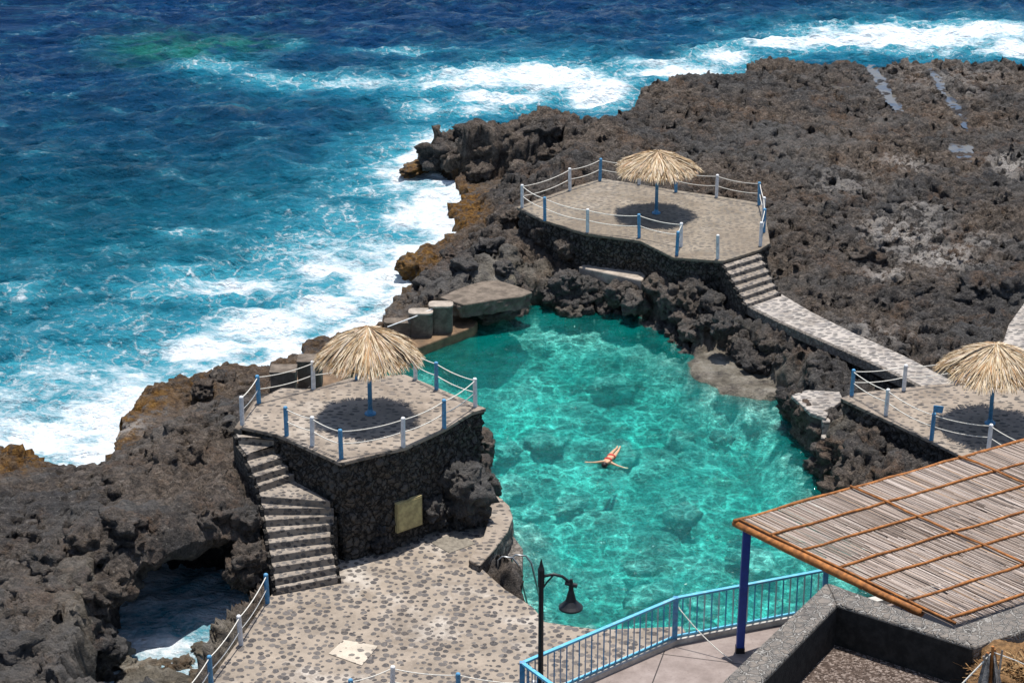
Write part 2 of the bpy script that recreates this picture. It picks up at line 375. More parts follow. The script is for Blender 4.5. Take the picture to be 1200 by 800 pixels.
# ------------------------------------------------------------------ layout polygons (x, y in metres)
def P(pts, z=None): return [xy(p[0], p[1], p[2] if len(p) > 2 else z) for p in pts]
ZL, ZF, ZR, ZD, ZT = 4.7, 3.0, 2.4, 1.2, 10.0
LEFT = P([(285,499),(300,470),(330,455),(369,456),(410,443),(474,439),(520,458),(567,478),(552,482),(519,502),(474,523),(399,541),(360,523),(326,508)], ZL)
FARP = P([(607,242.5),(634,256),(685,272.5),(751,281.5),(790,301),(847,305),(889,292),(901,284.5),(895,247),(890.5,238),(841,230),(790,223),(706,209.5),(670,220)], ZF)
RIGHT = P([(987,466),(1002,461),(1080,452),(1122,449),(1200,437),(1330,425),(1420,600),(1330,640),(1200,570),(1131,535),(1095,517)], ZR)
PATHL = [(875.5,357,1.8),(915,377,1.9),(990,410,2.15),(1030,428,2.25),(1080,452.5,2.39)]
PATHR = [(913,343,1.8),(950,365,1.9),(1002,391,2.15),(1060,417,2.25),(1122,449.5,2.39)]
PATH = P(PATHL)+P(PATHR)[::-1]
DECK = P([(310,706),(323,690),(350,672),(393,655),(440,640),(480,628),(520,605),(556,578),(570,581),(597,599),(600,617),(585,640),(564,665),(592,690),(624,710),(639,728),(702,737),(800,733),(880,900),(180,900),(222,830)], ZD)
BREAK = P([(330,455,.45),(360,432,.45),(400,405,.45),(430,392,.45),(470,383,.45),(535,368,.45),(560,376,.45),(556,382,.45),(500,403,.45),(470,415,.45),(420,432,.45),(388,452,.45),(360,470,.45)])
SLAB = P([(515.5,348),(530,341),(548,334),(566,329),(583,328),(604,334),(624,342),(612,347),(580,351),(544,357),(528,352)], 1.45)
SPUR = P([(927,463),(945,457),(984,459),(988,468),(973,480),(968,490),(950,484)], 1.6)
RAMP2 = P([(1172,412),(1182,380),(1200,355),(1260,320),(1330,330),(1300,400),(1215,420)], 2.5)
LEDGE2 = P([(678,314),(690,308),(760,320),(752,330)], 1.5)
# stair nosings (left x,y, right x,y, height)
NL = [((276,500),(326,508)),((279,512),(324,514)),((289,532),(323,521)),((294,547),(331,535)),((300,558),(338,546)),((303,569),(345,555)),((305.5,581),(387,587)),((309,595),(391,595)),((311,609),(391,604)),((313.5,623),(387,614)),((315,636),(387,628)),((317.5,651),(389,640)),((320,664),(392,653)),((322,678),(394,664)),((323.5,689),(396,675.5))]
ZS = [ZL-i*(ZL-ZD)/15 for i in range(16)]
NOSL = [(xy(*a, ZS[i]), xy(*b, ZS[i])) for i, (a, b) in enumerate(NL)]
NOSF = []
for i in range(7):
    t = i/6.; z = ZF-i*(ZF-1.8)/7
    NOSF.append((xy(847+28.5*t, 304.5+51.5*t, z), xy(889+24*t, 292+51*t, z), z))
LAND = P([(-260,590,0),(-60,556,0),(0,546,0),(20,541,0),(46,556,0),(60,556,0),(99,554,0),(103,544,0),(120,520,0),(132,499,0),(156,478,0),(186,463,0),(204,457,0),(261,433,0),(288,433,0),(320,425,0),(345,412,0),(400,388,0),(445,373,0),(472,352,0),(470,334,0),(450,326,0),(466,310,0),(478,298,0),(511,295,0),(520,280,0),(512,274,0),(514,247,0),(532,232,0),(515,223,0),(532,217,0),(498,202,0),(465,212,0),(490,187,0),(499,178,0),(517,163,0)]
  +[(545,128,3.4),(600,114,3.4),(640,112,3.4),(665,117,3.4),(700,128,3.2),(722,120,3),(728,110,3),(745,94,3),(800,82,2.8),(858,77,2.8),(862,64,2.8),(900,60,2.8),(960,66,2.8),(1000,62,2.8),(1025,70,2.8),(1040,64,2.8),(1090,66,2.8),(1100,60,2.8),(1200,68,2.8),(1300,72,2.8),(1700,85,2.8)]
  +[(1900,300,0),(1500,1100,0),(-500,1100,0)])
LP = LEFT
POOLP = P([(384,455,0),(400,442,0),(440,425,0),(500,403,0),(556,381,0),(595,376,0),(630,362,0),(652,368,0),(680,370,0),(720,367,0),(750,377,0),(775,390,0),(803,416,0),(846,450,0),(890,460,0),(921,466,0),(926,490,0),(949,536,0),(955,555,0),(975,575,0),(1000,615,0),(1010,670,0),(940,730,0),(800,752,0),(702,737,0),(639,728,0),(622,712,0),(603,690,0),(598,655,0),(610,630,0),(603,604,0),(585,590,0),(572,583,0)])+[(LP[7][0]-.1,LP[7][1]),(LP[6][0]-.1,LP[6][1]-.1),(LP[5][0]-.2,LP[5][1]-.1),(LP[4][0],LP[4][1]-.1)]
PIT_ = P([(128,770,.5),(138,700,1.2),(140,660,1.8),(150,640,1.5),(185,628,1.2),(230,630,1.2),(285,655,1.2),(296,690,.8),(290,715,.6),(262,745,.6),(232,790,.6),(215,850,.6),(100,850,.5)])
HOLE = PIT_
CTRL = [(20,556,.9),(-80,600,3.4),(100,600,3.5),(60,640,3.2),(200,540,3.3),(250,500,3.5),(235,590,3.9),(285,545,3.6),(160,480,.7),(190,470,.8),(135,520,.5),(118,545,.6),(230,445,.8),(270,440,.9),(310,437,.6),(340,432,.4),(430,383,.5),(468,362,.7),(395,398,.4),(330,480,2.5),(60,720,2.7),(30,790,2.2),(95,690,3.0),(20,600,3.0),(120,650,3.4),(180,605,3.9),(300,600,3.6),(285,620,3.4),(302,650,2.2),(305,690,1.4),(-100,800,2.5),(130,780,1.0),(60,680,2.2),
 (590,335,1.2),(520,345,1.4),(560,300,2.0),(600,270,2.0),(480,312,.6),(495,300,.7),(545,240,.5),(530,265,.5),(490,197,.4),(570,365,.7),(640,340,1.0),(540,325,1.5),
 (700,325,1.2),(760,335,1.4),(820,345,1.3),(800,380,1.0),(870,385,1.6),(920,420,1.8),(960,440,1.9),(870,440,.2),
 (560,140,3.5),(640,135,3.5),(600,160,3.0),(560,180,2.4),(720,150,3.4),(800,120,3.0),(900,100,2.8),(1100,100,2.6),(1000,200,2.8),(1150,200,2.6),(930,270,2.3),(1000,300,2.2),(1100,330,2.3),(1000,375,1.8),(1150,390,2.3),(640,195,1.4),(600,205,1.2),(570,215,.9),(680,180,3.0),(1300,300,2.8),(800,180,3.0),(900,215,2.8),
 (960,500,1.0),(1000,530,1.5),(1050,560,1.7),(1010,505,1.6),(1100,580,1.8),(980,560,.9),(1300,700,3),(1000,760,2),(500,590,.8)]
# ------------------------------------------------------------------ terrain
def idw(X, Y, C, p=3.2):
    num = 0; den = 0
    for c in C:
        x, y = xy(*c); w = 1/(((X-x)**2+((Y-y)*.8)**2)+.6)**(p/2); num = num+w*c[2]; den = den+w
    return num/den
def blob(X, Y, px, py, rx, ry, z):
    """soft elliptical patch on the ground, sized from the view"""
    x, y, _ = at(px, py, z); x2, _, _ = at(px+rx, py, z); _, y2, _ = at(px, py-ry, z); _, y3, _ = at(px, py+ry, z)
    r = np.sqrt(((X-x)/(x2-x))**2+((Y-y)/((y2-y3)/2))**2)
    return np.exp(-(r**2)*.9)
def rough(X, Y):
    wx = X+.35*fbm(X/1.3, Y/1.3, 2, 5); wy = Y+.35*fbm(X/1.3, Y/1.3, 2, 9)
    n = .42*fbm(X/6, Y/6, 3, 11)
    f1, f2, i1 = worley(wx/2.1, wy/2.1, 21)
    n = n+.36*(.55-f1)+.22*(i1-.5)-.42*np.exp(-((f2-f1)/.10)**2)*sst(-.25,.35,fbm(X/8,Y/8,2,3))
    g1, g2, i2 = worley(wx/.85+7, wy/.85, 33)
    n = n+.24*(.5-g1)+.12*(i2-.5)
    k1, k2, i3 = worley(wx/.36, wy/.36+4, 44)
    n = n+.20*(.45-k1)-.10*np.exp(-((g2-g1)/.12)**2)+.22*(.3-np.abs(perlin(X/.75,Y/.62,57)))+.13*fbm(X/.45, Y/.40, 3, 55)
    return n
LOWZ = P([(640,728,0),(702,737,0),(960,690,0),(1100,700,0),(1100,900,0),(640,900,0)])
CLAMPS = [(LEFT,ZL,.1),(FARP,ZF,.15),(RIGHT,ZR,.15),(PATH,1.95,.12),(DECK,ZD,.1),(LOWZ,.2,.1),(BREAK,.45,.1),(SLAB,1.25,.0),(SPUR,1.6,.0),(RAMP2,2.5,.1),(LEDGE2,1.4,.1)]
INLET = P([(470,212,.6),(500,203,.6),(540,207,.6),(580,208,.6),(625,211,.6),(650,207,.6),(640,224,.6),(600,228,.6),(560,240,.6),(540,262,.6),(510,270,.6)])
stairL = [a for a, b in NOSL]+[b for a, b in NOSL][::-1]
stairF = [a for a, b, z in NOSF]+[b for a, b, z in NOSF][::-1]
def height(X, Y, detail=True):
    w = .45*fbm(X/2.2, Y/2.2, 4, 71); w2 = .45*fbm(X/2.2+9, Y/2.2, 4, 72)
    d = sdist(LAND, X+w, Y+w2); dp = sdist(POOLP, X+.45*w, Y+.45*w2); dh = sdist(HOLE, X+.6*w, Y+.6*w2)
    top = idw(X, Y, CTRL)
    near = np.full(X.shape, 9.0)
    for poly, z, mg in CLAMPS: near = np.minimum(near, -sdist(poly, X, Y))
    amp = (.45+.55*sst(0,1.2,near))*(.35+.65*sst(.2,1.6,top))
    R = rough(X, Y); plat = sst(2,9,X+.12*(Y-90)+2*fbm(X/5,Y/5,2,14))*sst(66,72,Y); plat = np.maximum(plat, .75*sst(97,101,Y))
    fine = .16*(.3-np.abs(perlin(X/.75,Y/.5,57)))*2+.16*fbm(X/.5,Y/.36,4,58)
    lf = sst(-4,-7,X)*sst(78,74,Y); h0 = top+R*amp*1.15*(1-.35*lf)+.30*fbm(X/2.6,Y/2.0,4,18)*lf; pk1, pk2, pki = worley((X+.25*fbm(X/.9,Y/.9,2,6))/.95, (Y+.25*fbm(X/.9,Y/.9,2,7))/.70, 64); pm = sst(.40,.62,pki)
    hp_ = top+.85*(.45*fbm(X/5,Y/3.6,4,12,.55)+.34*R)-.26*pm*sst(.42,.12,pk1)
    u_ = (hp_+.10*fbm(X/2,Y/2,3,13))/.26; hp_ = .35*hp_+.65*.26*(np.floor(u_)+sst(.30,.62,u_-np.floor(u_))); hp_ = hp_+fine*1.25
    h = h0*(1-plat)+hp_*plat
    u_ = (h+.12*fbm(X/1.7,Y/1.7,3,15))/.42; hq = .42*(np.floor(u_)+sst(.25,.60,u_-np.floor(u_)))+fine*.5; h = h*(1-.55*lf)+hq*.55*lf
    # tide pools: shallow basins on the plateau
    tid = np.zeros(X.shape)
    for (px, py, rx, ry, z) in TIDES:
        b = blob(X, Y, px, py, rx*1.15, ry*1.3, z); b = sst(.34,.75,b+.28*R+.22*fbm(X/1.6,Y/2.4,4,66))*sst(.08,.25,b)
        h = h*(1-b)+(z-.16+.10*R)*b; tid = np.maximum(tid, b)
    cw = .75+.5*sst(-.4,.4,fbm(X/3,Y/3,2,81))
    k = sst(0, 1, d/cw); h = -2.5+(h+2.5)*k
    kp = sst(0, 1, (-dp)/.85)
    led = blob(X, Y, 862, 441, 62, 22, .1)*.0
    lg = sst(-.15,.4,sdist(P([(798,421,.15),(834,403,.15),(880,413,.15),(915,447,.15),(928,468,.15),(890,468,.15),(846,459,.15),(806,441,.15)]), X, Y))
    lg2 = sst(-.3,.5,sdist(P([(835,452,-.5),(880,458,-.5),(922,468,-.5),(925,498,-.5),(880,495,-.5),(838,475,-.5)]), X, Y))
    lg3 = sst(-.5,.7,sdist(P([(560,392,-.8),(640,372,-.8),(700,385,-.8),(760,410,-.8),(750,420,-.8),(680,405,-.8),(600,402,-.8)]), X, Y))
    fl = -.55-1.15*sst(0,2.2,dp)+.75*fbm(X/3.4,Y/3.0,3,91)+.42*R
    deepc = blob(X, Y, 540, 422, 42, 22, -1.5); fl = fl-2.2*deepc
    fl = np.minimum(fl, -.25)
    fl = fl*(1-lg2)+lg2*(-.42+.12*R); fl = fl*(1-.8*lg3)+.8*lg3*(-.75+.2*R)
    h = fl*(1-kp)+h*kp
    h = h*(1-lg)+lg*(.16+.16*np.clip(R,-.9,.9)+.10*(worley(X/1.1,Y/1.1,5)[2]-.5))
    kh = sst(0, 1, (-dh)/.55); pf = -.75+1.05*blob(X,Y,175,805,85,34,0)+.45*R
    h = pf*(1-kh)+h*kh
    for poly, z, mg in CLAMPS:
        s = sdist(poly, X, Y); lim = z-.38+np.maximum(0, -s-mg)*2.2
        h = np.minimum(h, np.where(s > -3, lim, 99))
    s = sdist(INLET, X+1.3*w, Y+1.3*w2); h = np.minimum(h, .55+.35*R+np.maximum(0,-s)*3.2)
    s = sdist(stairL, X, Y); t = np.clip((Y-NOSL[-1][0][1])/(NOSL[0][0][1]-NOSL[-1][0][1]), 0, 1)
    h = np.minimum(h, np.where(s > -2.5, 1.0+t*3.2-.25+np.maximum(0, -s-.25)*3, 99))
    s = sdist(stairF, X, Y); t = np.clip((Y-NOSF[-1][0][1])/(NOSF[0][0][1]-NOSF[-1][0][1]), 0, 1)
    h = np.minimum(h, np.where(s > -2.5, 1.35+t*1.1+np.maximum(0, -s-.15)*2.5, 99))
    return h, d, dp, dh, R, tid, lg, lg2, lg3
TIDES_ALL = [(1036,100,8,22,2.75),(1112,112,8,26,2.7),(1125,173,14,9,2.65),(985,98,16,3,2.75),(835,113,24,4,2.95),(880,120,16,3,2.9),(940,108,16,3,2.75),(1165,108,20,4,2.7),(730,150,12,4,3.2),(1160,200,10,5,2.6)]
TIDES = [t for t in TIDES_ALL if t[0] in (1036,1112,1125,985)]
xs = np.arange(-25, 38, .075); ys = np.concatenate([np.arange(50, 96, .072), np.arange(96, 126, .095)])
X, Y = np.meshgrid(xs, ys)
H, D, DP, DH, R, TID, LG, LG2, LG3 = height(X, Y)
gy, gx = np.gradient(H, ys, xs)
nl = np.sqrt(gx*gx+gy*gy+1); nx, ny, nz = -gx/nl, -gy/nl, 1/nl
steep = sst(.8, 2.0, np.hypot(gx, gy))
near = np.full(X.shape, 9.0)
for poly, z, mg in CLAMPS+[(stairL,0,0),(stairF,0,0)]: near = np.minimum(near, -sdist(poly, X, Y))
q = .30*perlin3(X/.9, Y/.9, H/.9, 3)+.24*(.4-2*np.abs(perlin3(X/.5, Y/.5, H/.5, 4)))+.15*(.3-1.5*np.abs(perlin3(X/.24, Y/.24, H/.24, 6)))
plat_ = sst(2,9,X+.12*(Y-90))*sst(66,72,Y)
damp = ((.40-.10*plat_)+.9*steep)*sst(-.1,.8,near)*np.where(H < -.2, .5, 1)*(1-.7*LG)
q = q*damp
PT = np.stack([X+nx*q, Y+ny*q, H+nz*q], -1)
zz = PT[...,2]
sw = np.zeros(X.shape)
for b in [(135,510,30,40,.4,1.3),(170,478,40,20,.5,1.),(115,540,20,20,.3,1.2),(18,552,28,14,.6,1.),(490,312,22,24,.5,1.4),(540,245,30,30,.5,1.4),(522,275,14,18,.4,1.3),(490,196,26,10,.3,1.),(455,326,12,8,.2,1.),(230,450,40,16,.8,.7),(470,345,20,16,.4,.9),(150,775,30,22,0,.8),(525,380,30,8,.3,.8)]:
    sw = np.maximum(sw, b[5]*blob(X, Y, *b[:5]))
och = np.clip(sw*1.2, 0, 1)*sst(1.7,.7,zz+.4*fbm(X/1.5,Y/1.5,3,61))
och = np.maximum(och, .45*sst(3.5,.3,D)*sst(1.2,.4,zz)*(D > -2)*(DP < -1.5)*(X < 0))
sal = np.zeros(X.shape)
for b in [(1055,275,45,16,2.3,.9),(1100,300,40,18,2.3,1.),(1040,320,26,8,2.2,.9),(1080,250,30,8,2.4,.6),(1185,190,25,12,2.6,.9),(1060,195,30,8,2.6,.6),(1010,390,50,14,2,.5),(1110,90,70,20,2.7,.35),(215,490,26,6,2.5,.8),(150,500,20,8,.8,.9),(990,215,40,12,2.7,.45),(1150,280,30,10,2.5,.5)]:
    sal = np.maximum(sal, b[5]*blob(X, Y, *b[:5]))
pal = np.maximum(LG*.9, 0)
for b in [(597,326,36,16,1.5,1.),(640,310,16,8,1.5,.5),(185,790,80,34,0,1.1),(680,366,16,7,.3,.6),(980,520,14,30,.8,.4),(560,345,20,8,1.4,.5)]:
    pal = np.maximum(pal, b[5]*blob(X, Y, *b[:5]))
flo = sst(-.02,-.22,zz)*sst(-.7,.1,DP); flo = np.maximum(flo, .0)
wet = np.clip(sst(.55,.05,zz)*(1-flo)*(1-LG)*.9, 0, 1); wet = np.maximum(wet, .5*TID)
for (px, py, rx, ry, z) in TIDES_ALL: wet = np.maximum(wet, sst(.35,.7,blob(X,Y,px,py,rx*1.3,ry*1.6,z)+.4*fbm(X/1.5,Y/1.5,4,67))*.8*sst(.05,.25,blob(X,Y,px,py,rx*1.3,ry*1.6,z)))
keep = (zz[:-1,:-1] > -2.3)|(zz[1:,1:] > -2.3)
gridmesh('lava_rock', PT, keep, ROCK, dict(ochre=och, pale=pal, salt=sal, floor=flo, wet=wet))
# shallow water standing in the basins of the plateau
best = np.full(X.shape, -1); bv = np.full(X.shape, .28)
for i_, (px, py, rx, ry, z) in enumerate(TIDES):
    b0_ = blob(X, Y, px, py, rx*1.1, ry*1.2, z); b_ = b0_+.28*R+.34*fbm(X/.9,Y/2.0,4,66); m_ = (b_ > bv)&(b0_ > .22)&(D > .3); best = np.where(m_, i_, best); bv = np.where(m_, b_, bv)
for i_, (px, py, rx, ry, z) in enumerate(TIDES):
    m_ = best == i_; kc_ = m_[:-1,:-1]&m_[1:,1:]
    if kc_.sum() > 20: gridmesh('tide_pool_water', np.stack([X, Y, np.full(X.shape, z-.14)], -1), kc_, TIDE)
# rock bridge over the sea cave
def rock_bridge():
    ax = np.arange(-15.2, -6.6, .08); ay = np.arange(58.6, 66.4, .08); A, B = np.meshgrid(ax, ay)
    poly = P([(128,655,3.4),(150,640,3.7),(180,618,3.9),(215,603,3.9),(255,597,3.7),(290,604,3.4),(300,600,3.2)])
    poly = poly+[(-7.9,66.0),(-14.9,66.0),(-14.8,62.5)]
    s = sdist(poly, A+.35*fbm(A/1.2,B/1.2,3,5), B+.5*fbm(A/1.5,B/1.5,3,8))
    e = np.sqrt(np.clip(s/1.1, 0, 1)); R_ = rough(A, B)
    tp = idw(A, B, CTRL)+R_*.7; bt = 2.1+.5*fbm(A/1.5,B/1.5,3,77)+.35*R_
    mid = (tp*.55+bt*.45); T = mid+(tp-mid)*e; Bo = mid-(mid-bt)*e
    q1 = .25*perlin3(A/.7,B/.7,T/.7,3)+.12*perlin3(A/.3,B/.3,T/.3,4)
    zero = np.zeros(A.shape); k = s > -.10; kc = k[:-1,:-1]&k[1:,1:]&k[1:,:-1]&k[:-1,1:]
    gyy, gxx = np.gradient(s, ay, ax); gl = gxx*gxx+gyy*gyy+1e-6; sn = np.where(s < .10, s, 0)
    A2 = A-gxx/gl*sn; B2 = B-gyy/gl*sn; tt_ = T+q1*.5*e; bb_ = np.minimum(Bo-.25*np.abs(q1)*e, tt_)
    tt_ = np.where(s < .10, (tt_+bb_)/2, tt_); bb_ = np.where(s < .10, tt_, bb_-.02)
    Tq = np.stack([A2, B2, tt_], -1); Bq = np.stack([A2, B2, bb_], -1)
    both = np.concatenate([Tq, Bq[:, ::-1]], 1)
    mk_ = np.concatenate([kc, np.zeros((kc.shape[0],1), bool), kc[:, ::-1]], 1)
    gridmesh('rock_bridge', both, mk_, ROCK, {n: np.zeros(both.shape[:2]) for n in ('ochre','pale','salt','floor','wet')})
rock_bridge()
# ------------------------------------------------------------------ lumpy outcrops that roughen the cliffs
_ico = {}
def ico(sub):
    if sub not in _ico:
        bm = bmesh.new(); bmesh.ops.create_icosphere(bm, subdivisions=sub, radius=1)
        bm.verts.ensure_lookup_table()
        _ico[sub] = (np.array([v.co[:] for v in bm.verts]), [[v.index for v in f.verts] for f in bm.faces]); bm.free()
    return _ico[sub]
def lump(c, r, seed, sub=4, sq=(1,1,1)):
    V, Fc = ico(sub); V = V.copy()
    o = seed*13.7
    a = .75*perlin3(V[:,0]*1.0+o, V[:,1]*1.0, V[:,2]*1.0, 1)+.55*(.3-1.6*np.abs(perlin3(V[:,0]*1.7+o, V[:,1]*1.7, V[:,2]*1.7, 2)))+.34*(.3-1.6*np.abs(perlin3(V[:,0]*3.6+o, V[:,1]*3.6, V[:,2]*3.6, 3)))+.20*perlin3(V[:,0]*7.5+o, V[:,1]*7.5, V[:,2]*7.5, 4)
    V = V*(.95+a)[:,None]*r*np.array(sq)
    th = seed*2.1; cs, sn = math.cos(th), math.sin(th)
    V = np.stack([V[:,0]*cs-V[:,1]*sn, V[:,0]*sn+V[:,1]*cs, V[:,2]], -1)+np.array(c)
    return V, Fc
LV = []; LF = []; LA_ = []; nb = 0
def addlump(c, r, seed, sub=4, sq=(1,1,1), at_=(0,0,0)):
    global nb
    V, Fc = lump(c, r, seed, sub, sq); LV.append(V); LA_.append(np.tile(np.array(at_,float),(len(V),1))); LF.extend([[i+nb for i in f] for f in Fc]); nb += len(V)
def along(poly, i0, i1, step):
    out = []
    for i in range(i0, i1):
        a = Vector(poly[i]); b = Vector(poly[i+1]); n = max(1, int((b-a).length/step)); nrm = Vector((b.y-a.y, a.x-b.x)).normalized()
        out += [(a.lerp(b, (k+.5)/n), nrm) for k in range(n)]
    return out
sd_ = 1
rnd = random.Random(5)
area_sign = 1 if area(POOLP) > 0 else -1
for p, nrm in along(POOLP, 4, 20, .62):                      # back and right rims of the pool
    nrm = nrm*area_sign
    inledge = sdist([xy(800,418,.1),xy(834,412,.1),xy(926,458,.1),xy(926,470,.1),xy(846,456,.1)], np.array([p.x]), np.array([p.y]))[0] > -.5
    for tier in range(3):
        if inledge and tier == 0: continue
        if rnd.random() < .12: continue
        r = rnd.uniform(.22,.55); off = .25+.38*tier+rnd.uniform(-.15,.2)+(1.0 if inledge else 0)
        z = [.05,.65,1.15][tier]+rnd.uniform(-.2,.25)
        q_ = p+nrm*off
        hh = height(np.array([[q_.x]]), np.array([[q_.y]]))[0][0,0]
        z = min(z, hh+.25)
        ok = all(sdist(pl, np.array([q_.x]), np.array([q_.y]))[0] < -r*.55 for pl in (PATH, FARP, RIGHT, SPUR, LEDGE2, stairF, BREAK, SLAB))
        if ok: addlump((q_.x, q_.y, z), r, sd_, 4 if r > .35 else 3, (1,1,rnd.uniform(.7,1.1))); sd_ += 1
for (px, py, z, r) in [(525,578,2.2,.5),(545,572,2.5,.75),(552,592,1.9,.6),(540,605,1.5,.5),(440,612,1.9,.35),(420,607,2.0,.3),(560,565,1.5,.6),(515,592,1.7,.5),(557,548,1.8,.5),(566,520,1.2,.45),(530,562,2.8,.5),(425,595,2.2,.3),(410,602,1.9,.3),(530,600,1.5,.5),(548,556,3.0,.4),
                       (665,292,2.0,.5),(640,275,2.2,.5),(625,265,2.2,.4),(735,342,1.0,.45),(770,338,1.4,.6),(790,350,1.3,.6),(815,345,1.5,.6),(835,360,1.3,.6),(720,345,.9,.5),(690,338,.8,.45),(660,335,1.0,.5),(850,382,1.5,.5),(745,355,.8,.5),
                       (160,640,3.1,.5),(185,622,3.2,.5),(210,612,3.1,.55),(238,606,3.2,.5),(262,604,3.1,.5),(286,608,3.0,.45),(148,655,2.4,.6),(140,680,1.9,.6),(300,665,1.6,.55),(290,655,2.1,.5),(283,675,1.5,.5),(305,640,2.0,.4),(935,474,1.1,.5),(925,468,1.0,.45),(950,486,1.1,.5),(958,492,1.0,.45),(975,492,1.3,.4),(965,505,.9,.5),(950,492,.9,.45),(985,530,1.1,.7),(1010,545,1.4,.8),(1040,565,1.6,.8),(1000,575,.8,.9),(975,545,.6,.6),(1020,520,1.6,.5),(940,480,1.0,.4),(1070,560,1.8,.6)]:
    x, y, _ = at(px, py, z); addlump((x, y, z), r, sd_, 4); sd_ += 1
for (px, py, z, r) in [(515,185,.8,.9),(540,180,1.2,1.),(575,185,1.2,1.1),(610,180,1.5,1.0),(640,178,1.7,.9),(600,160,2.2,.9),(560,160,1.8,1.),(530,170,1.2,.8),(665,178,2.0,.8),(640,155,2.6,.8),(560,200,.7,.7),(610,205,1.1,.7),(905,235,2.2,.6),(925,245,2.2,.7),(985,285,2.0,.8),(1010,300,2.0,.7),(1080,335,2.1,.7),(1150,340,2.3,.8),(1185,340,2.4,.8),
                       (40,700,2.3,.9),(60,720,2.0,.8),(95,740,1.6,.8),(110,700,2.2,.8),(130,690,2.3,.6),(75,690,2.7,.7),(120,755,1.0,.6),(30,760,2.0,.9),(10,690,2.4,.8),(55,655,3.0,.7),(110,640,3.3,.7),(140,615,3.7,.6),(262,445,.7,.45),(238,455,1.2,.4),(505,330,1.2,.5),(545,310,1.8,.5),(575,290,2.0,.5),(590,315,1.6,.4),(530,300,1.6,.4),(600,255,2.0,.5),(590,365,.6,.5)]:
    x, y, _ = at(px, py, z); addlump((x, y, z), r, sd_, 4, (1.2,1,.8)); sd_ += 1
WB, WA = Vector(LEFT[10]), Vector(LEFT[11]); WC, WD_ = Vector(LEFT[9]), Vector(LEFT[8])
for i in range(34):                                          # natural rock that the left platform's wall is built on
    t = rnd.random(); p = WA.lerp(WB, .55+.45*t*2) if t < .5 else WB.lerp(WC, (t-.5)*2)
    nn = (WB-WA).normalized(); nn = Vector((nn.y,-nn.x)); z = ZD+rnd.uniform(-.1,.55+1.0*t)
    if .30 < t < .42: z = max(z, 2.9) if rnd.random() < .3 else ZD
    if t < .5 and .55+.9*t < .97 or (p-WB).length < .95: continue
    addlump((p.x+nn.x*rnd.uniform(-.05,.15), p.y+nn.y*rnd.uniform(-.05,.15), z), rnd.uniform(.22,.42), sd_, 4); sd_ += 1
for (u_, z_, r_) in ((.52,1.5,.20),(.57,1.65,.17),(.62,1.45,.22),(.60,2.0,.16),(.70,1.4,.2)):
    p = WA.lerp(WB, u_); addlump((p.x+.02, p.y-.02, z_), r_, sd_, 4); sd_ += 1
for i in range(9):
    t = i/8; p = WC.lerp(WD_, t); addlump((p.x+.1, p.y-.1, rnd.uniform(1.2,2.9)), rnd.uniform(.3,.5), sd_, 4); sd_ += 1
for i in range(16):                                          # pale pinkish stones in the wash below the cave
    x, y, _ = at(rnd.uniform(118,240), rnd.uniform(762,812), .05); addlump((x,y,rnd.uniform(-.05,.15)), rnd.uniform(.2,.42), sd_, 4, (1.2,1,.7), (rnd.uniform(.2,.6),rnd.uniform(.4,1),0)); sd_ += 1
k_ = 0
while k_ < 20:                                               # sunken stones on the pool floor
    x, y, _ = at(rnd.uniform(560,960), rnd.uniform(385,720), -1)
    if sdist(POOLP, np.array([x]), np.array([y]))[0] > .7:
        addlump((x,y,-1.35+rnd.uniform(-.2,.3)), rnd.uniform(.3,.75), sd_, 3, (1.3,1,.55), (0,0,rnd.uniform(.7,1.))); sd_ += 1; k_ += 1
LVn = np.concatenate(LV)
ro = mk('rock_outcrop', LVn, LF, ROCK, smooth=True); ro['kind'] = 'structure'
LAn = np.concatenate(LA_)
for i, k in enumerate(('ochre','pale','floor')):
    a = ro.data.attributes.new(k,'FLOAT','POINT'); a.data.foreach_set('value', LAn[:,i].astype(np.float32))
def rock_thing(name, label, px, py, z, r, sq, seed, group=None, och_=0., pale_=0.):
    x, y, _ = at(px, py, z); V, Fc = lump((0,0,0), r, seed, 4, sq)
    o = mk(name, V, Fc, ROCK, smooth=True); o.location = (x,y,z); tag(o, label, 'rock', group)
    for k, v in (('ochre',och_),('pale',pale_)):
        a = o.data.attributes.new(k, 'FLOAT', 'POINT'); a.data.foreach_set('value', [v]*len(V))
rock_thing('boulder', 'small round boulder standing in the pool at its far rim', 667, 366, .1, .42, (1.2,1,.8), 3, None, .1, .35)
rock_thing('boulder', 'dark brown boulder under the edge of the sloping concrete slab', 577, 366, .35, .62, (1.3,1,.7), 8, None, .2, .1)
rock_thing('boulder', 'seaweed covered boulder washed by foam at the left edge of the photo', 18, 553, .35, .9, (1.1,.8,.8), 12, None, .9, 0)
rock_thing('boulder', 'ochre seaweed covered boulder in the surf behind the concrete pillars', 490, 312, .45, .85, (1.,.9,.7), 15, None, 1., .1)
rock_thing('boulder', 'flat brown rock in the foam below the dark cliff', 490, 196, .2, .75, (1.5,.8,.4), 17, None, .9, .1)
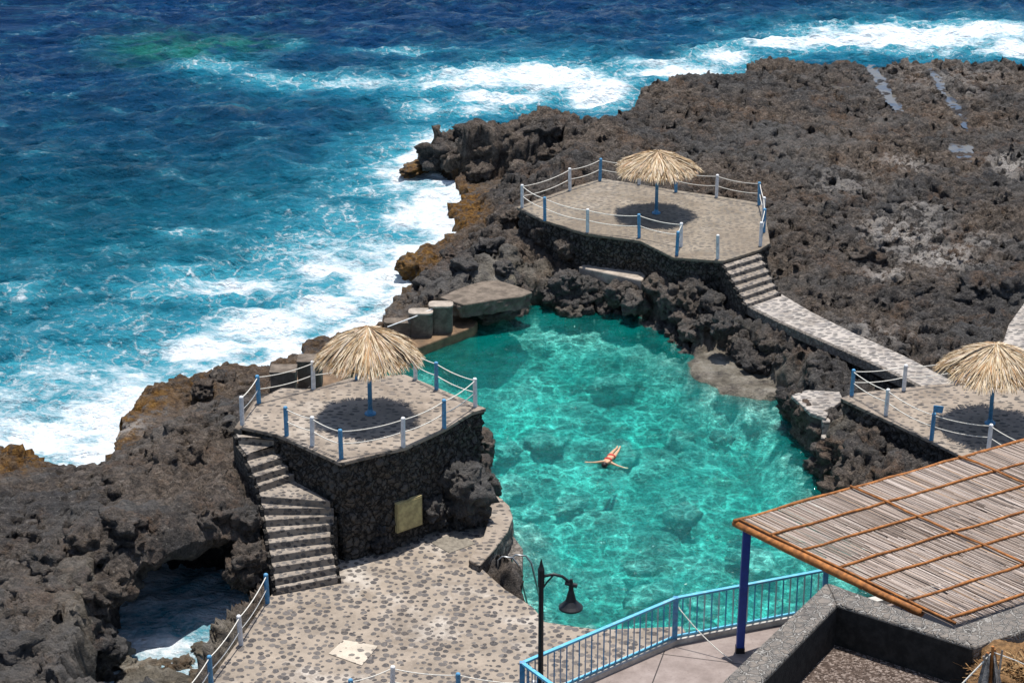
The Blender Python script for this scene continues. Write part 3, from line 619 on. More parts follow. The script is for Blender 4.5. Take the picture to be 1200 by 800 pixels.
# ------------------------------------------------------------------ sea
def sea():
    xs = np.concatenate([-np.geomspace(1500,30,26), np.arange(-29.8,40,.15), np.geomspace(40,1500,26)])
    ys = np.concatenate([np.arange(44,152,.15), np.geomspace(152,4000,300)])
    X, Y = np.meshgrid(xs, ys)
    wx, wy = X+.8*fbm(X/4,Y/4,2,3), Y+.8*fbm(X/4,Y/4,2,4)
    c, s = math.cos(.35), math.sin(.35)
    U = wx*c+wy*s; W = -wx*s+wy*c
    z = .36*fbm(U/9,W/4.2,2,101)+.26*(1-2*np.abs(perlin(U/4.2,W/1.7,102)))+.15*(1-2*np.abs(perlin(U/1.9,W/.8,103)))+.06*fbm(U/.7,W/.36,2,104)
    d = -sdist(LAND, X, Y); calm = .55+.45*sst(0,6,d)
    far = sst(420,170,Y)*sst(120,60,np.abs(X))
    z = z*calm*(.04+.96*far)-.12
    foam = np.zeros(X.shape); teal = np.zeros(X.shape)
    FO = [(60,510,110,42,1.0),(0,470,70,40,.75),(10,525,60,30,1.0),(110,495,80,28,1.0),(160,440,80,22,.75),(250,408,90,22,.95),(320,385,90,22,1.05),(380,365,60,24,1.0),(330,400,60,14,1.05),(200,350,60,10,.6),(290,335,120,18,.85),(220,320,60,12,.6),(390,318,80,22,.92),(350,290,50,12,.6),(100,455,90,14,.7),(440,295,50,28,.85),(475,255,36,32,.95),(500,235,26,24,1.1),(430,340,40,28,1.1),(500,260,22,30,1.0),(455,200,30,18,.75),(480,185,26,10,1.1),(455,175,20,10,.6),(470,215,30,14,.85),(355,275,60,9,.55),(210,275,30,6,.5),(160,300,50,12,.25),
          (230,430,230,70,.64),(400,310,120,65,.72),(60,450,100,45,.74),(270,325,130,24,.50),(60,350,120,30,.30),(140,470,110,30,.85),(790,86,70,10,1.1),(850,67,40,8,1.1),(910,54,60,8,1.0),(1190,62,60,8,1.0),(560,130,40,10,.8),
          (250,78,40,8,.68),(340,93,70,9,.62),(430,98,90,10,.74),(520,103,70,12,.9),(570,97,95,16,1.0),(640,92,95,20,1.15),(700,110,45,18,1.25),(600,118,60,10,1.05),(560,118,40,9,.9),(780,75,80,6,.85),(840,68,40,5,.8),(500,130,40,10,.6),(480,60,60,4,.45),(345,52,12,3,.6),
          (1060,46,130,16,1.2),(970,50,60,8,.95),(1150,42,90,14,1.15),(1190,58,40,8,1.0),(1100,28,80,5,.6),(70,400,50,12,.35),(40,430,60,14,.5)]
    for (px,py,rx,ry,w) in FO:
        foam = np.maximum(foam, w*blob(X,Y,px,py,rx,ry,0)); teal = np.maximum(teal, min(1,w*1.1)*blob(X,Y,px,py+4,rx*1.5,ry*1.9,0))
    foam = np.maximum(foam, 1.05*np.exp(-np.abs(np.minimum(d,0)-d)/2.0)*(d > -3))
    teal = np.maximum(teal, .8*sst(8,1,d)); teal = np.maximum(teal, .5*blob(X,Y,80,370,140,50,0))
    # calmer, darker water inside the sea cave still carries foam
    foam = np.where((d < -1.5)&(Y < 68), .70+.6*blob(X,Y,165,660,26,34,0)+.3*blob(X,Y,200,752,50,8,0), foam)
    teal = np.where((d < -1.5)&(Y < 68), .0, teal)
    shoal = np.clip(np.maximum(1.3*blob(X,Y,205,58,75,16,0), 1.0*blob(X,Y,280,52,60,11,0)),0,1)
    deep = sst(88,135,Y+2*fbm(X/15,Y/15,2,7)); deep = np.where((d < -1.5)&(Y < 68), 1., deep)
    foamz = foam*sst(.35,.9,foam)*(.16*fbm(X/1.1,Y/1.1,3,33)+.10*(1-2*np.abs(perlin(U/1.3,W/.7,35))))
    P3 = np.stack([X, Y, z+foamz], -1)
    inner = (d < -2.6)|((sdist(POOLP,X,Y) > -1.6))
    inner &= ~((X < -6)&(Y < 68))
    k = ~(inner[:-1,:-1]&inner[1:,1:])
    gridmesh('sea', P3, k, SEA, dict(foam=foam, teal=teal, deep=deep, shoal=shoal))
sea()
# sea bed and ground far beyond the frame: one sheet under everything
o = mk('sea_bed', [(-2500,-200,-4),(2500,-200,-4),(2500,4200,-4),(-2500,4200,-4)], [(0,1,2,3)], plain('sea bed', (.03,.05,.05))); o['kind'] = 'structure'
# ------------------------------------------------------------------ pool water (closed volume)
def pool():
    xs = np.arange(-8, 16, .1); ys = np.arange(56, 92, .1); X, Y = np.meshgrid(xs, ys)
    s = sdist(POOLP, X, Y); k = s > -1.0
    kc = k[:-1,:-1]&k[1:,1:]&k[1:,:-1]&k[:-1,1:]
    z = .02+.03*fbm(X/1.2,Y/1.0,3,5)
    ny_, nx_ = X.shape; idx = np.arange(ny_*nx_).reshape(ny_,nx_)
    q = np.stack([idx[:-1,:-1],idx[:-1,1:],idx[1:,1:],idx[1:,:-1]],-1)[kc]
    used = np.unique(q); rm = np.full(ny_*nx_,-1,np.int64); rm[used] = np.arange(len(used)); q = rm[q]
    Vt = np.stack([X.ravel()[used],Y.ravel()[used],z.ravel()[used]],-1); Vb = Vt.copy(); Vb[:,2] = -4.5; n = len(Vt)
    ed = {}
    for f in q:
        for a, b in ((f[0],f[1]),(f[1],f[2]),(f[2],f[3]),(f[3],f[0])):
            a = int(a); b = int(b)
            if (b,a) in ed: del ed[(b,a)]
            else: ed[(a,b)] = 1
    Fc = [tuple(map(int,f)) for f in q]+[tuple(int(i)+n for i in f[::-1]) for f in q]+[(b,a,a+n,b+n) for a, b in ed]
    o = mk('pool_water', np.concatenate([Vt,Vb]), Fc, POOL, smooth=False); o['kind'] = 'structure'
pool()
# ------------------------------------------------------------------ masonry platforms
def rough_wall(poly, z0, z1, amp=.07, step=.11, seed=1, out=0.0):
    pl = poly if area(poly) > 0 else poly[::-1]
    if out: pl = offset(pl, out)
    pts = []; n = len(pl)
    for i in range(n):
        a = Vector(pl[i]); b = Vector(pl[(i+1)%n]); m = max(1, int((b-a).length/step))
        pts += [a.lerp(b, k/m) for k in range(m)]
    m = len(pts); nv = max(2, int((z1-z0)/step)); U = np.array([[p.x,p.y] for p in pts])
    tg = np.roll(U,-1,0)-np.roll(U,1,0); tg /= np.linalg.norm(tg,axis=1)[:,None]; nr = np.stack([tg[:,1],-tg[:,0]],-1)
    s = np.cumsum(np.r_[0,np.linalg.norm(np.diff(U,axis=0),axis=1)])
    V = []
    for j in range(nv+1):
        z = z0+(z1-z0)*j/nv
        f1, f2, _ = worley(s/.42, np.full(m, z/.34), seed)
        dd = amp*(np.clip((f2-f1)*2.2,0,1)-.6)+amp*.9*perlin3(U[:,0]/.8,U[:,1]/.8,np.full(m,z/.8),seed)
        if j == nv: dd = dd*.3
        V += [(U[i,0]+nr[i,0]*dd[i], U[i,1]+nr[i,1]*dd[i], z) for i in range(m)]
    Fc = [(j*m+i, j*m+(i+1)%m, (j+1)*m+(i+1)%m, (j+1)*m+i) for j in range(nv) for i in range(m)]
    return V, Fc
def slab(poly, z1, th):
    mb = MB(); mb.prism(poly, z1-th, z1); return mb
def platform(name, label, cat, poly, z, zb, floor, seed, th=.13, wall=WALLM):
    c = (sum(p[0] for p in poly)/len(poly), sum(p[1] for p in poly)/len(poly), z)
    t = thing(name, label, cat, c)
    slab(offset(poly,.05), z, th).build('floor', floor, t, bevel=.025)
    V, Fc = rough_wall(poly, zb, z-th+.02, .13, .085, seed); mk('wall', V, Fc, wall, t, smooth=True)
    return t
tl = platform('viewing_platform', 'raised pebble paved platform left of the pool with dark lava stone retaining wall', 'platform', LEFT, ZL, .1, PLATM, 2)
tf = platform('viewing_platform', 'round brown paved platform at the far side of the pool below the rock plateau', 'platform', FARP, ZF, .5, FARM, 5)
tr = platform('viewing_platform', 'pebble paved platform at the right edge beside the cobbled path', 'platform', RIGHT, ZR, .3, PLATM, 8)
dk = slab(DECK, ZD, .16).build('paved_deck', DECKM, None, bevel=.03); dk['kind'] = 'structure'
V, Fc = rough_wall(DECK, -1.5, ZD-.14, .12, .13, 11, .0); w = mk('deck_retaining_wall', V, Fc, masonry('deck edge stone', 3.2, .075), smooth=True); tag(w, 'rough stone wall carrying the pebble paved deck above the pool', 'retaining wall')
# raised corner of the deck: a curved stone kerb with pebbled top
def corner():
    pl = P([(545,598),(558,583),(571,576),(586,582),(597,592),(601,606),(595,622),(581,641),(562,662),(549,655),(566,630),(572,610),(562,602)], 1.45)
    t = thing('curved_kerb', 'wide pebble topped kerb curving round the deck corner under the left platform', 'kerb', (pl[3][0],pl[3][1],ZD))
    V, Fc = rough_wall(pl, .1, 1.36, .07, .1, 61); mk('side', V, Fc, KERBM, t, smooth=True)
    slab(pl, 1.45, .11).build('top', PLATM, t, bevel=.04)
corner()
mb = MB(); mb.prism(P([(566,660,.6),(600,622,.6),(613,640,.6),(612,668,.6),(606,690,.6),(590,684,.6)],None), -.8, .55); o = mb.build('landing_step', KERBM, None, bevel=.08); tag(o, 'low rough stone landing at the pool ladder beside the curved kerb', 'landing')
mb = MB(); mb.prism(P([(606,690,.9),(590,684,.9),(600,672,.9),(611,676,.9)],None), -.5, .85); o = mb.build('stone_step', KERBM, None, bevel=.06); tag(o, 'rough stone step between pebble deck and pool ladder landing', 'step')
# hatches
mb = MB(); c = P([(385,766),(403,750),(443,757),(424,780)], ZD); mb.prism(c, ZD, ZD+.03); tag(mb.build('access_hatch', cobble('pale hatch with pebbles', 3.2, (.52,.45,.36), ((.06,.05,.05),(.12,.10,.09),(.17,.15,.13)), .2, (1,1,1), .8, (.02,.30)), None, bevel=.008), 'square pale stone hatch cover set in the middle of the pebble deck', 'hatch')
mb = MB(); mb.prism(P([(505,636),(536,622),(557,637),(527,648)], ZD), ZD, ZD+.02); tag(mb.build('access_hatch', DHATCH, None, bevel=.006), 'dark grey square hatch cover near the curved stone kerb', 'hatch')
# plaque on the wall of the left platform
def plaque():
    wdir = (Vector(LEFT[9])-Vector(LEFT[11])).normalized(); nrm = Vector((wdir.y,-wdir.x))
    base = Vector(LEFT[10])+wdir*.06+nrm*.13
    zc = 2.35; t = thing('information_board', 'square yellowish information board fixed to the dark wall under the left platform', 'board', (base.x,base.y,zc))
    u = Vector((wdir.x,wdir.y,0)); k = Vector((0,0,1)); n3 = Vector((nrm.x,nrm.y,0)); b3 = Vector((base.x,base.y,zc))
    def panel(w, h, t0, t1):
        q = [b3+u*sx*w+k*sz*h+n3*tt for tt in (t0,t1) for sx, sz in ((-1,-1),(1,-1),(1,1),(-1,1))]
        return q, [(3,2,1,0),(4,5,6,7),(0,1,5,4),(1,2,6,5),(2,3,7,6),(3,0,4,7)]
    q, f = panel(.50,.52,-.12,.0); mk('frame', q, f, plain('plaque rim', (.33,.27,.13)), t)
    q, f = panel(.455,.475,.002,.016); mk('panel', q, f, BRASS, t)
plaque()
# ------------------------------------------------------------------ stairs
def staircase(label, nos, zs, zb, mat_):
    c = nos[-1][0]; t = thing('stone_staircase', label, 'staircase', (c[0],c[1],zb))
    for i in range(1, len(nos)):
        (a0, b0), (a1, b1) = nos[i-1][:2], nos[i][:2]
        back = [Vector(a0).lerp(Vector(a1), -.06), Vector(b0).lerp(Vector(b1), -.06)]
        mb = MB(); mb.prism([tuple(back[0]), a1, b1, tuple(back[1])], max(zb, zs[i]-.9), zs[i]); mb.build('step', mat_, t, bevel=.022)
    # cheek walls on both sides
    for side in (0, 1):
        pts = [n[side] for n in nos]; mb = MB()
        for i in range(len(pts)-1):
            a = Vector(pts[i]); b = Vector(pts[i+1]); d_ = (b-a).normalized(); nn = Vector((d_.y,-d_.x))*(.10 if side == 0 else -.10)
            zt = zs[i+1]-.05; mb.prism([tuple(a), tuple(b), tuple(b+nn), tuple(a+nn)], zb-.3, zt)
        mb.build('side_wall', WALLM, t)
    return t
staircase('pebbled staircase bending down from the left platform to the lower deck', NOSL, ZS, ZD, STEPM)
staircase('short straight pebbled staircase between the far platform and the cobbled path', [n[:2] for n in NOSF], [n[2] for n in NOSF], 1.5, STEPM)
# cobbled path
def path_mesh():
    L = [at(*p) for p in PATHL]; Rr = [at(*p) for p in PATHR]; mb = MB()
    for i in range(len(L)-1):
        mb.prism([L[i][:2],L[i+1][:2],Rr[i+1][:2],Rr[i][:2]], [L[i][2]-.25,L[i+1][2]-.25,Rr[i+1][2]-.25,Rr[i][2]-.25], [L[i][2],L[i+1][2],Rr[i+1][2],Rr[i][2]])
    o = mb.build('cobbled_path', PATHM); o['kind'] = 'structure'
    kb = MB(); lo = MB()
    for i in range(len(L)-1):
        a, b = Vector(L[i]), Vector(L[i+1]); d_ = (b-a).normalized(); nn = Vector((d_.y,-d_.x,0)).normalized()*.16
        if nn.x > 0: nn = -nn
        a2, b2 = a+nn, b+nn
        kb.prism([a[:2],b[:2],b2[:2],a2[:2]], [a.z-.35,b.z-.35,b.z-.35,a.z-.35], [a.z+.05,b.z+.05,b.z+.03,a.z+.03])
        V0 = a2+nn*.02; V1 = b2+nn*.02
    o = kb.build('path_kerb', KERBM, None, bevel=.03); tag(o, 'low rough stone kerb along the pool side of the cobbled path', 'kerb')
    V, Fc = rough_wall([p[:2] for p in L]+[p[:2] for p in Rr][::-1], .4, 1.7, .07, .13, 21, -.03)
    tag(mk('path_wall', V, Fc, WALLM, smooth=True), 'dark stone wall carrying the cobbled path above the pool', 'retaining wall')
path_mesh()
o = slab(RAMP2, 2.5, .3).build('cobbled_path', PATHM, None, bevel=.03); o['kind'] = 'structure'
V, Fc = rough_wall(SPUR, -.4, 1.5, .12, .12, 44, -.04); o = mk('landing_wall', V, Fc, ROCK, smooth=True); o['kind'] = 'structure'
mb = slab(SPUR, 1.62, .16); o = mb.build('cobbled_landing', PATHM, None, bevel=.04); o['kind'] = 'structure'
ds = [(968,486,1.6),(968,505,1.15),(966,522,.75),(964,538,.4)]
mb = MB()
for i in range(3):
    a, b = at(*ds[i]), at(*ds[i+1]); mb.prism([(a[0]-.16,a[1]),(a[0]+.16,a[1]),(b[0]+.14,b[1]),(b[0]-.14,b[1])], a[2]-.6, a[2]-.1)
tag(mb.build('stone_steps', PATHM, None, bevel=.03), 'narrow pale stone steps going down to the water below the right platform', 'steps')
tag(slab(LEDGE2, 1.55, .5).build('stone_ledge', CONCTOP, None, bevel=.05), 'pale narrow ledge under the wall of the far platform', 'ledge')
c = SLAB
t = thing('concrete_slab', 'wide low grey brown concrete slab between sea and pool next to the pillars', 'slab', (c[0][0],c[0][1],.4))
V, Fc = rough_wall(c, .85, 1.36, .15, .09, 71, -.02); mk('side', V, Fc, CONC, t, smooth=True)
slab(c, 1.45, .12).build('top', CONC, t, bevel=.045)
tag(slab(BREAK, .45, 1.6).build('breakwater', plain('wet brown concrete', (.16,.10,.055), .7, .4, 1.8, .03, .3, (.06,.045,.03)), None, bevel=.06), 'low brown concrete breakwater between pool and surf carrying the pillars', 'breakwater')
# concrete pillars
PIERS = [(516.6,355.6,1.65,.95,.62,'rear pale topped concrete pillar on breakwater next to the wide slab',CONCTOP),(493,364,1.5,.95,.6,'pale topped concrete pillar standing in the middle of the pillar row beyond the left palm parasol',CONCTOP),(467,375,1.1,1.15,.55,'low dark brown concrete block directly behind the left palm parasol',CONC),(363,419,1.6,.9,.75,'taller square brown concrete block behind the left platform by the surf',CONC),(332,431,1.55,.95,.75,'square brown concrete block at the left back corner of the left platform',CONC)]
for (px,py,z,w,d_,lb,tm) in PIERS:
    x, y, _ = at(px,py,z); t = thing('concrete_pillar', lb, 'pillar', (x,y,.45), 'concrete pillars along the breakwater')
    rr = (.22 if z < 1.66 and px > 400 else .05)
    def rect(w, d, r): return [(x+sx*(w/2-r)+r*math.cos(a), y+sy*(d/2-r)+r*math.sin(a)) for sx, sy, a0 in ((1,1,0),(-1,1,90),(-1,-1,180),(1,-1,270)) for a in [math.radians(a0+k*30) for k in range(4)]]
    mb = MB(); mb.prism(rect(w,d_,rr), .3, z-.09); mb.build('shaft', CONC, t)
    mb = MB(); mb.prism(rect(w+.06,d_+.06,rr), z-.09, z); mb.build('cap', tm, t, bevel=.02)
a, b, c = at(454,383,1.25), at(486,371,1.4), at(511,360,1.55)
mb = MB(); mb.tube([a,b,c], .022, 6); tag(mb.build('hand_rail', WHITE), 'thin white rail running between the concrete pillars', 'rail')
# low sloping side wall at the left edge of the left platform
mb = MB(); w0 = P([(283,499,ZL),(302,468,ZL),(297,464,ZL),(274,496,ZL)]); mb.prism(w0, 3.2, 4.55); tag(mb.build('low_wall', CONC, None, bevel=.03), 'low brown concrete wall along the left edge of the left platform', 'wall')
# ------------------------------------------------------------------ rope fences
def fence(label, chains, z, hgt=1.0, extra=(), sag=.10):
    allp = chains[0][0]; x0, y0, _ = at(allp[0], allp[1], z)
    t = thing('rope_fence', label, 'fence', (x0,y0,z))
    done = set()
    def post(px, py, col):
        if (px,py) in done: return
        done.add((px,py)); x, y, _ = at(px,py,z); mb = MB()
        lx, ly = rnd.uniform(-.03,.03), rnd.uniform(-.03,.03)
        mb.tube([(x,y,z-.02),(x+lx,y+ly,z+hgt-.03),(x+lx,y+ly,z+hgt)], [.075,.072,.05], 10)
        o = mb.build('post', BLUE if col == 'b' else WHITE, t, smooth=False)
        o['label'] = 'blue painted post' if col == 'b' else 'white painted post'
    for ch in chains:
        for px, py, c in ch: post(px, py, c)
        for i in range(len(ch)-1):
            a = Vector(at(*ch[i][:2],z)); b = Vector(at(*ch[i+1][:2],z)); L = (b-a).length
            for hh in (.92,.50):
                mb = MB(); pts = [a.lerp(b,k/10)+Vector((0,0,hgt*hh-sag*L*.38*4*(k/10)*(1-k/10))) for k in range(11)]
                mb.tube(pts, .017, 5); mb.build('rope', ROPE, t, smooth=True)
    for px, py, c in extra: post(px, py, c)
    return t
fence('blue and white post rope fence round the raised left platform', [[(336,510,'b'),(366,521.5,'w'),(400,537,'b'),(472.5,523,'w'),(520.5,501,'b'),(557,476,'w'),(511.5,456,'b'),(487,444,'w')],[(284,497,'w'),(303.5,472,'b'),(367.5,455.5,'w'),(418,444,'b')]], ZL)
fence('blue and white post rope fence round the far platform', [[(793,299,'b'),(798,289,'w'),(749,278.5,'b'),(688.5,272,'w'),(638.5,258,'b'),(612,243,'w'),(668,223,'w'),(703,211.5,'b'),(749,216,'w'),(792,225,'b'),(839.5,231,'w'),(889.5,240,'b'),(894,258,'w'),(895,272,'b'),(891,288,'w')]], ZF, 1.05, [(841,303,'w')])
tfr = fence('blue and white post rope fence with a blue sign on the right platform', [[(1059,457,'w'),(998,463,'b'),(1038,486,'w'),(1091.5,515,'b'),(1158,528,'w'),(1215,556,'b'),(1270,585,'w')],[(1059,457,'w'),(1121,449.5,'b'),(1190,440,'w')]], ZR)
fence('rope fence along the cave side of the lower pebble deck', [[(313.5,706,'b'),(282.5,755,'w'),(247.5,803,'b'),(212,850,'w')]], ZD)
fence('rope fence crossing the pebble deck at the bottom edge of the photo', [[(395,858,'w'),(413,832,'b'),(460,816,'w'),(538,824,'b'),(625,834,'w')]], ZD)
x, y, _ = at(1091.5,515,ZR); mb = MB(); mb.bar((x-.02,y-.09,ZR+1.20),(x+.30,y-.10,ZR+1.16),.03,.26); o = mb.build('sign', BLUE, tfr, bevel=.01); o['label'] = 'small blank blue sign plate'
mb = MB(); mb.bar((x,y-.06,ZR+.9),(x,y-.06,ZR+1.3),.05,.05); mb.build('sign_bracket', BLUE, tfr)
# ------------------------------------------------------------------ thatched parasols
def strips(items, name, mat, parent, local=True):
    V = []; Fc = []; A = []
    for pts, w, r, roll in items:
        b = len(V); m = len(pts)
        for i, p in enumerate(pts):
            t = (pts[min(i+1,m-1)]-pts[max(i-1,0)]).normalized(); s = t.cross(Vector((0,0,1)))
            s = s.normalized() if s.length > 1e-4 else Vector((1,0,0)); u = s.cross(t)
            s = (s*math.cos(roll)+u*math.sin(roll))*(w*(1 if i < m-1 else .35))
            V += [p-s, p+s]; A += [r, r]
        Fc += [(b+2*i,b+2*i+1,b+2*i+3,b+2*i+2) for i in range(m-1)]
    o = mk(name, V, Fc, mat, parent, local=local)
    a = o.data.attributes.new('rnd','FLOAT','POINT'); a.data.foreach_set('value', A)
    return o
def parasol_meshes(R, seed, ap):
    r = random.Random(seed); items = []
    prof = lambda q: ap-(ap-2.06)*(.50*q+.50*q*q)
    for tier, (n, a0, a1) in enumerate(((1500,.45,1.0),(1150,.22,.84),(650,.02,.60),(240,.0,.34))):
        for i in range(n):
            th = r.uniform(0,2*math.pi); q0 = max(0, a0+r.uniform(-.12,.12)); q1 = a1+r.uniform(-.14,.09); th += .06*math.sin(23*th)
            wob = 1+.05*math.sin(5*th+seed)+.04*math.sin(11*th+2*seed); dth = r.gauss(0,.09); pts = []
            lift = .02+.045*tier+r.uniform(-.02,.035); cl = .5+.5*math.sin(17*th+seed*3)
            for k in range(5):
                q = q0+(q1-q0)*k/4; a = th+dth*k/4
                dr = -r.uniform(.02,.14)*(k/4)**3 if tier == 0 else r.uniform(-.01,.03)
                pts.append(Vector((R*q*wob*math.cos(a), R*q*wob*math.sin(a), prof(q)+lift+.05*cl+dr)))
            items.append((pts, r.uniform(.008,.019), r.random(), r.uniform(-.8,.8)))
    for i in range(520):                                             # ragged fringe
        th = r.uniform(0,2*math.pi); wob = 1+.05*math.sin(5*th+seed)+.04*math.sin(11*th+2*seed); q0 = r.uniform(.86,.98)
        p0 = Vector((R*q0*wob*math.cos(th), R*q0*wob*math.sin(th), prof(q0)+r.uniform(-.02,.06)))
        dv = Vector((math.cos(th+r.gauss(0,.2))*r.uniform(.06,.2), math.sin(th+r.gauss(0,.2))*r.uniform(.06,.2), -r.uniform(.06,.22)))
        items.append(([p0, p0+dv*.6, p0+dv+Vector((0,0,-.04))], r.uniform(.010,.024), r.random(), r.uniform(-1,1)))
    return items, prof
def parasol(label, px, py, z, R, seed, ap):
    x, y, _ = at(px,py,z); t = thing('palm_parasol', label, 'parasol', (x,y,z), 'palm thatched parasols round the pool')
    mb = MB(); mb.tube([(0,0,0),(0,0,ap-.12)], .072, 12); o = mk('pole', mb.V, mb.F, BLUE, t, True, local=True)
    mb = MB(); mb.lathe((0,0,0), [(.19,.002),(.19,.05),(.10,.07),(.085,.18)], 14); o2 = mk('pole_base', mb.V, mb.F, BLUE, t, local=True)
    items, prof = parasol_meshes(R, seed, ap); c = strips(items, 'thatch_canopy', THATCH, t)
    mb = MB(); mb.lathe((0,0,0), [(R*.93,prof(.93)-.03),(R*.6,prof(.6)-.02),(R*.3,prof(.3)-.01),(.05,prof(0)+.02),(.02,prof(0)-.1),(R*.3,prof(.3)-.08),(R*.6,prof(.6)-.09),(R*.92,prof(.93)-.08)], 32)
    o = mk('canopy_light_block', mb.V, mb.F, plain('thatch light block', (.20,.13,.06), .9, .5, 14), t, local=True)  # solid dark cone added inside the thatch to block light
    mb = MB()
    for k in range(8):
        a = k*math.pi/4+.2; mb.tube([(.05*math.cos(a),.05*math.sin(a),2.15),(R*.72*math.cos(a),R*.72*math.sin(a),prof(.72)-.10)], .028, 6)
    mk('frame', mb.V, mb.F, LOG, t, local=True)
    return t
parasol('straw coloured palm parasol on blue pole in the middle of the raised left platform', 434, 485, ZL, 1.67, 3, 2.84)
parasol('pale palm parasol on blue pole at the centre of the far platform', 769, 250, ZF, 1.74, 8, 2.60)
parasol('palm parasol on blue pole at the right edge of the photo', 1160, 496, ZR, 1.86, 12, 2.76)
# ------------------------------------------------------------------ swimmer
def swimmer():
    hx, hy, _ = at(709,547,0); fx, fy, _ = at(726,524,0)
    d = Vector((fx-hx, fy-hy, 0)).normalized(); s = Vector((d.y,-d.x,0)); c = Vector((*xy(715.5,538.5,0), 0.10))
    t = thing('person', 'swimmer in a red bikini floating on her back with arms spread in the turquoise pool', 'person', (c.x,c.y,0))
    V = []; E = []; RR = []
    def v(a, b, z, r, r2=None, par=None):
        p = d*a+s*b+Vector((0,0,c.z+z)); V.append(tuple(p)); RR.append((r, r2 or r)); i = len(V)-1
        if par is not None: E.append((par,i))
        return i
    pel = v(.08,0,-.02,.135,.10)
    bel = v(-.12,0,0,.115,.09,pel); che = v(-.34,0,.02,.135,.10,bel); sho = v(-.46,0,.02,.10,.08,che)
    nk = v(-.56,0,.02,.05,.05,sho); hd = v(-.67,0,.04,.085,.095,nk); cr = v(-.77,0,.04,.06,.075,hd)
    for sg in (-1,1):
        hp = v(.14,.09*sg,-.03,.085,None,pel); kn = v(.52,.075*sg,-.03,.058,None,hp); ca = v(.66,.075*sg,-.04,.052,None,kn); an = v(.92,.05*sg,-.05,.034,None,ca); to = v(1.04,.055*sg,.0,.028,None,an)
        sh = v(-.45,.16*sg,.0,.055,None,sho); el = v(-.49,.42*sg,-.06,.038,None,sh); wr = v(-.50,.65*sg,-.085,.026,None,el); hn = v(-.51,.73*sg,-.09,.030,.016,wr)
        for k, (o_, L) in enumerate(((-.03,.07),(-.012,.09),(.008,.095),(.026,.085),(.045,.05))):
            f = v(-.51+o_,(.73+(.05 if k < 4 else .0))*sg,-.09,.0095,None,hn); v(-.51+o_*1.3,(.73+L)*sg,-.085,.008,None,f)
    me = bpy.data.meshes.new('body'); me.from_pydata(V, E, []); me.materials.append(SKIN)
    o = bpy.data.objects.new('body', me); COL.objects.link(o); o.parent = t
    m = o.modifiers.new('skin','SKIN'); m.use_smooth_shade = True; m2 = o.modifiers.new('sub','SUBSURF'); m2.levels = 2; m2.render_levels = 2
    for i, r in enumerate(RR): me.skin_vertices[0].data[i].radius = r
    me.skin_vertices[0].data[0].use_root = True
    def ell(name, a, b, z, ra, rb, rz, mat, sub=3):
        Vv, Fc = ico(sub); q = [d*(a+w[0]*ra)+s*(b+w[1]*rb)+Vector((0,0,c.z+z+w[2]*rz)) for w in Vv]
        return mk(name, q, Fc, mat, t, True, local=True)
    ell('hair', -.735,0,.02,.125,.115,.105,HAIR); ell('bikini_top', -.33,0,.05,.075,.155,.098,SUIT); ell('bikini_bottom', .07,0,-.015,.10,.17,.125,SUIT)
    for sg in (-1,1): ell('eye', -.665,.033*sg,.125,.010,.016,.008,HAIR,2)
    ell('nose', -.64,0,.138,.018,.013,.016,SKIN,2); ell('mouth', -.605,0,.125,.008,.024,.006,SUIT,2)
swimmer()
# ------------------------------------------------------------------ pool ladder
def ladder():
    t = thing('pool_ladder', 'bent steel pool ladder rail beside the rough stone landing', 'ladder', at(590,672,.7))
    for dx in (0,.42):
        a = at(584,682,.75); pts = [(a[0]+dx,a[1]+dx*.3,.75),(a[0]+dx,a[1]+dx*.3,1.55),(a[0]+.12+dx,a[1]+dx*.3,1.66),(a[0]+.45+dx,a[1]+.0+dx*.3,1.62),(a[0]+.62+dx,a[1]-.05+dx*.3,1.40),(a[0]+1.05+dx,a[1]-.3+dx*.3,-.5)]
        mb = MB(); mb.tube(pts, .03, 8); mb.build('hand_rail', STEEL, t, smooth=True)
ladder()
# ------------------------------------------------------------------ upper terrace, railing, lamp
R0 = Vector(at(612,776,ZT+1.1)); R1 = Vector(at(792,700,ZT+1.1)); R2 = Vector(at(968,667,ZT+1.1)); RB = Vector(at(645,800,ZT+1.1)); RB = R0+(RB-R0)*2.5
for p in (R0,R1,R2,RB): p.z = ZT
def terrace():
    R3 = R2+(R2-R1)*2.5
    e = Vector((0,0,0)); poly = [(RB+(RB-R0)*3)[:2], R0[:2], R1[:2], R2[:2], R3[:2], (R3.x+4,26), ((RB+(RB-R0)*3).x,26)]
    poly = offset(poly, .16)
    t = thing('upper_terrace', 'pinkish concrete terrace high above the pool inside the blue railing', 'terrace', (R1.x,R1.y,ZT))
    mb = MB(); mb.prism(poly, ZT-.3, ZT); mb.build('floor', TILES, t)
    mb = MB()
    for a, b in ((R0,R1),(R1,R2),(R2,R3)):
        d_ = (b-a).normalized()*.0; mb.bar(a+Vector((0,0,.06)), b+Vector((0,0,.06)), .22, .12)
    mb.build('kerb', plain('whitewashed kerb', (.48,.45,.41), .85, .25, 4, .01, .2, (.25,.22,.19)), t)
    pw = offset(poly, -.15); V, Fc = rough_wall(pw, 0, ZT-.3, .07, .3, 31); mk('retaining_wall', V, Fc, WALLM, t)
terrace()
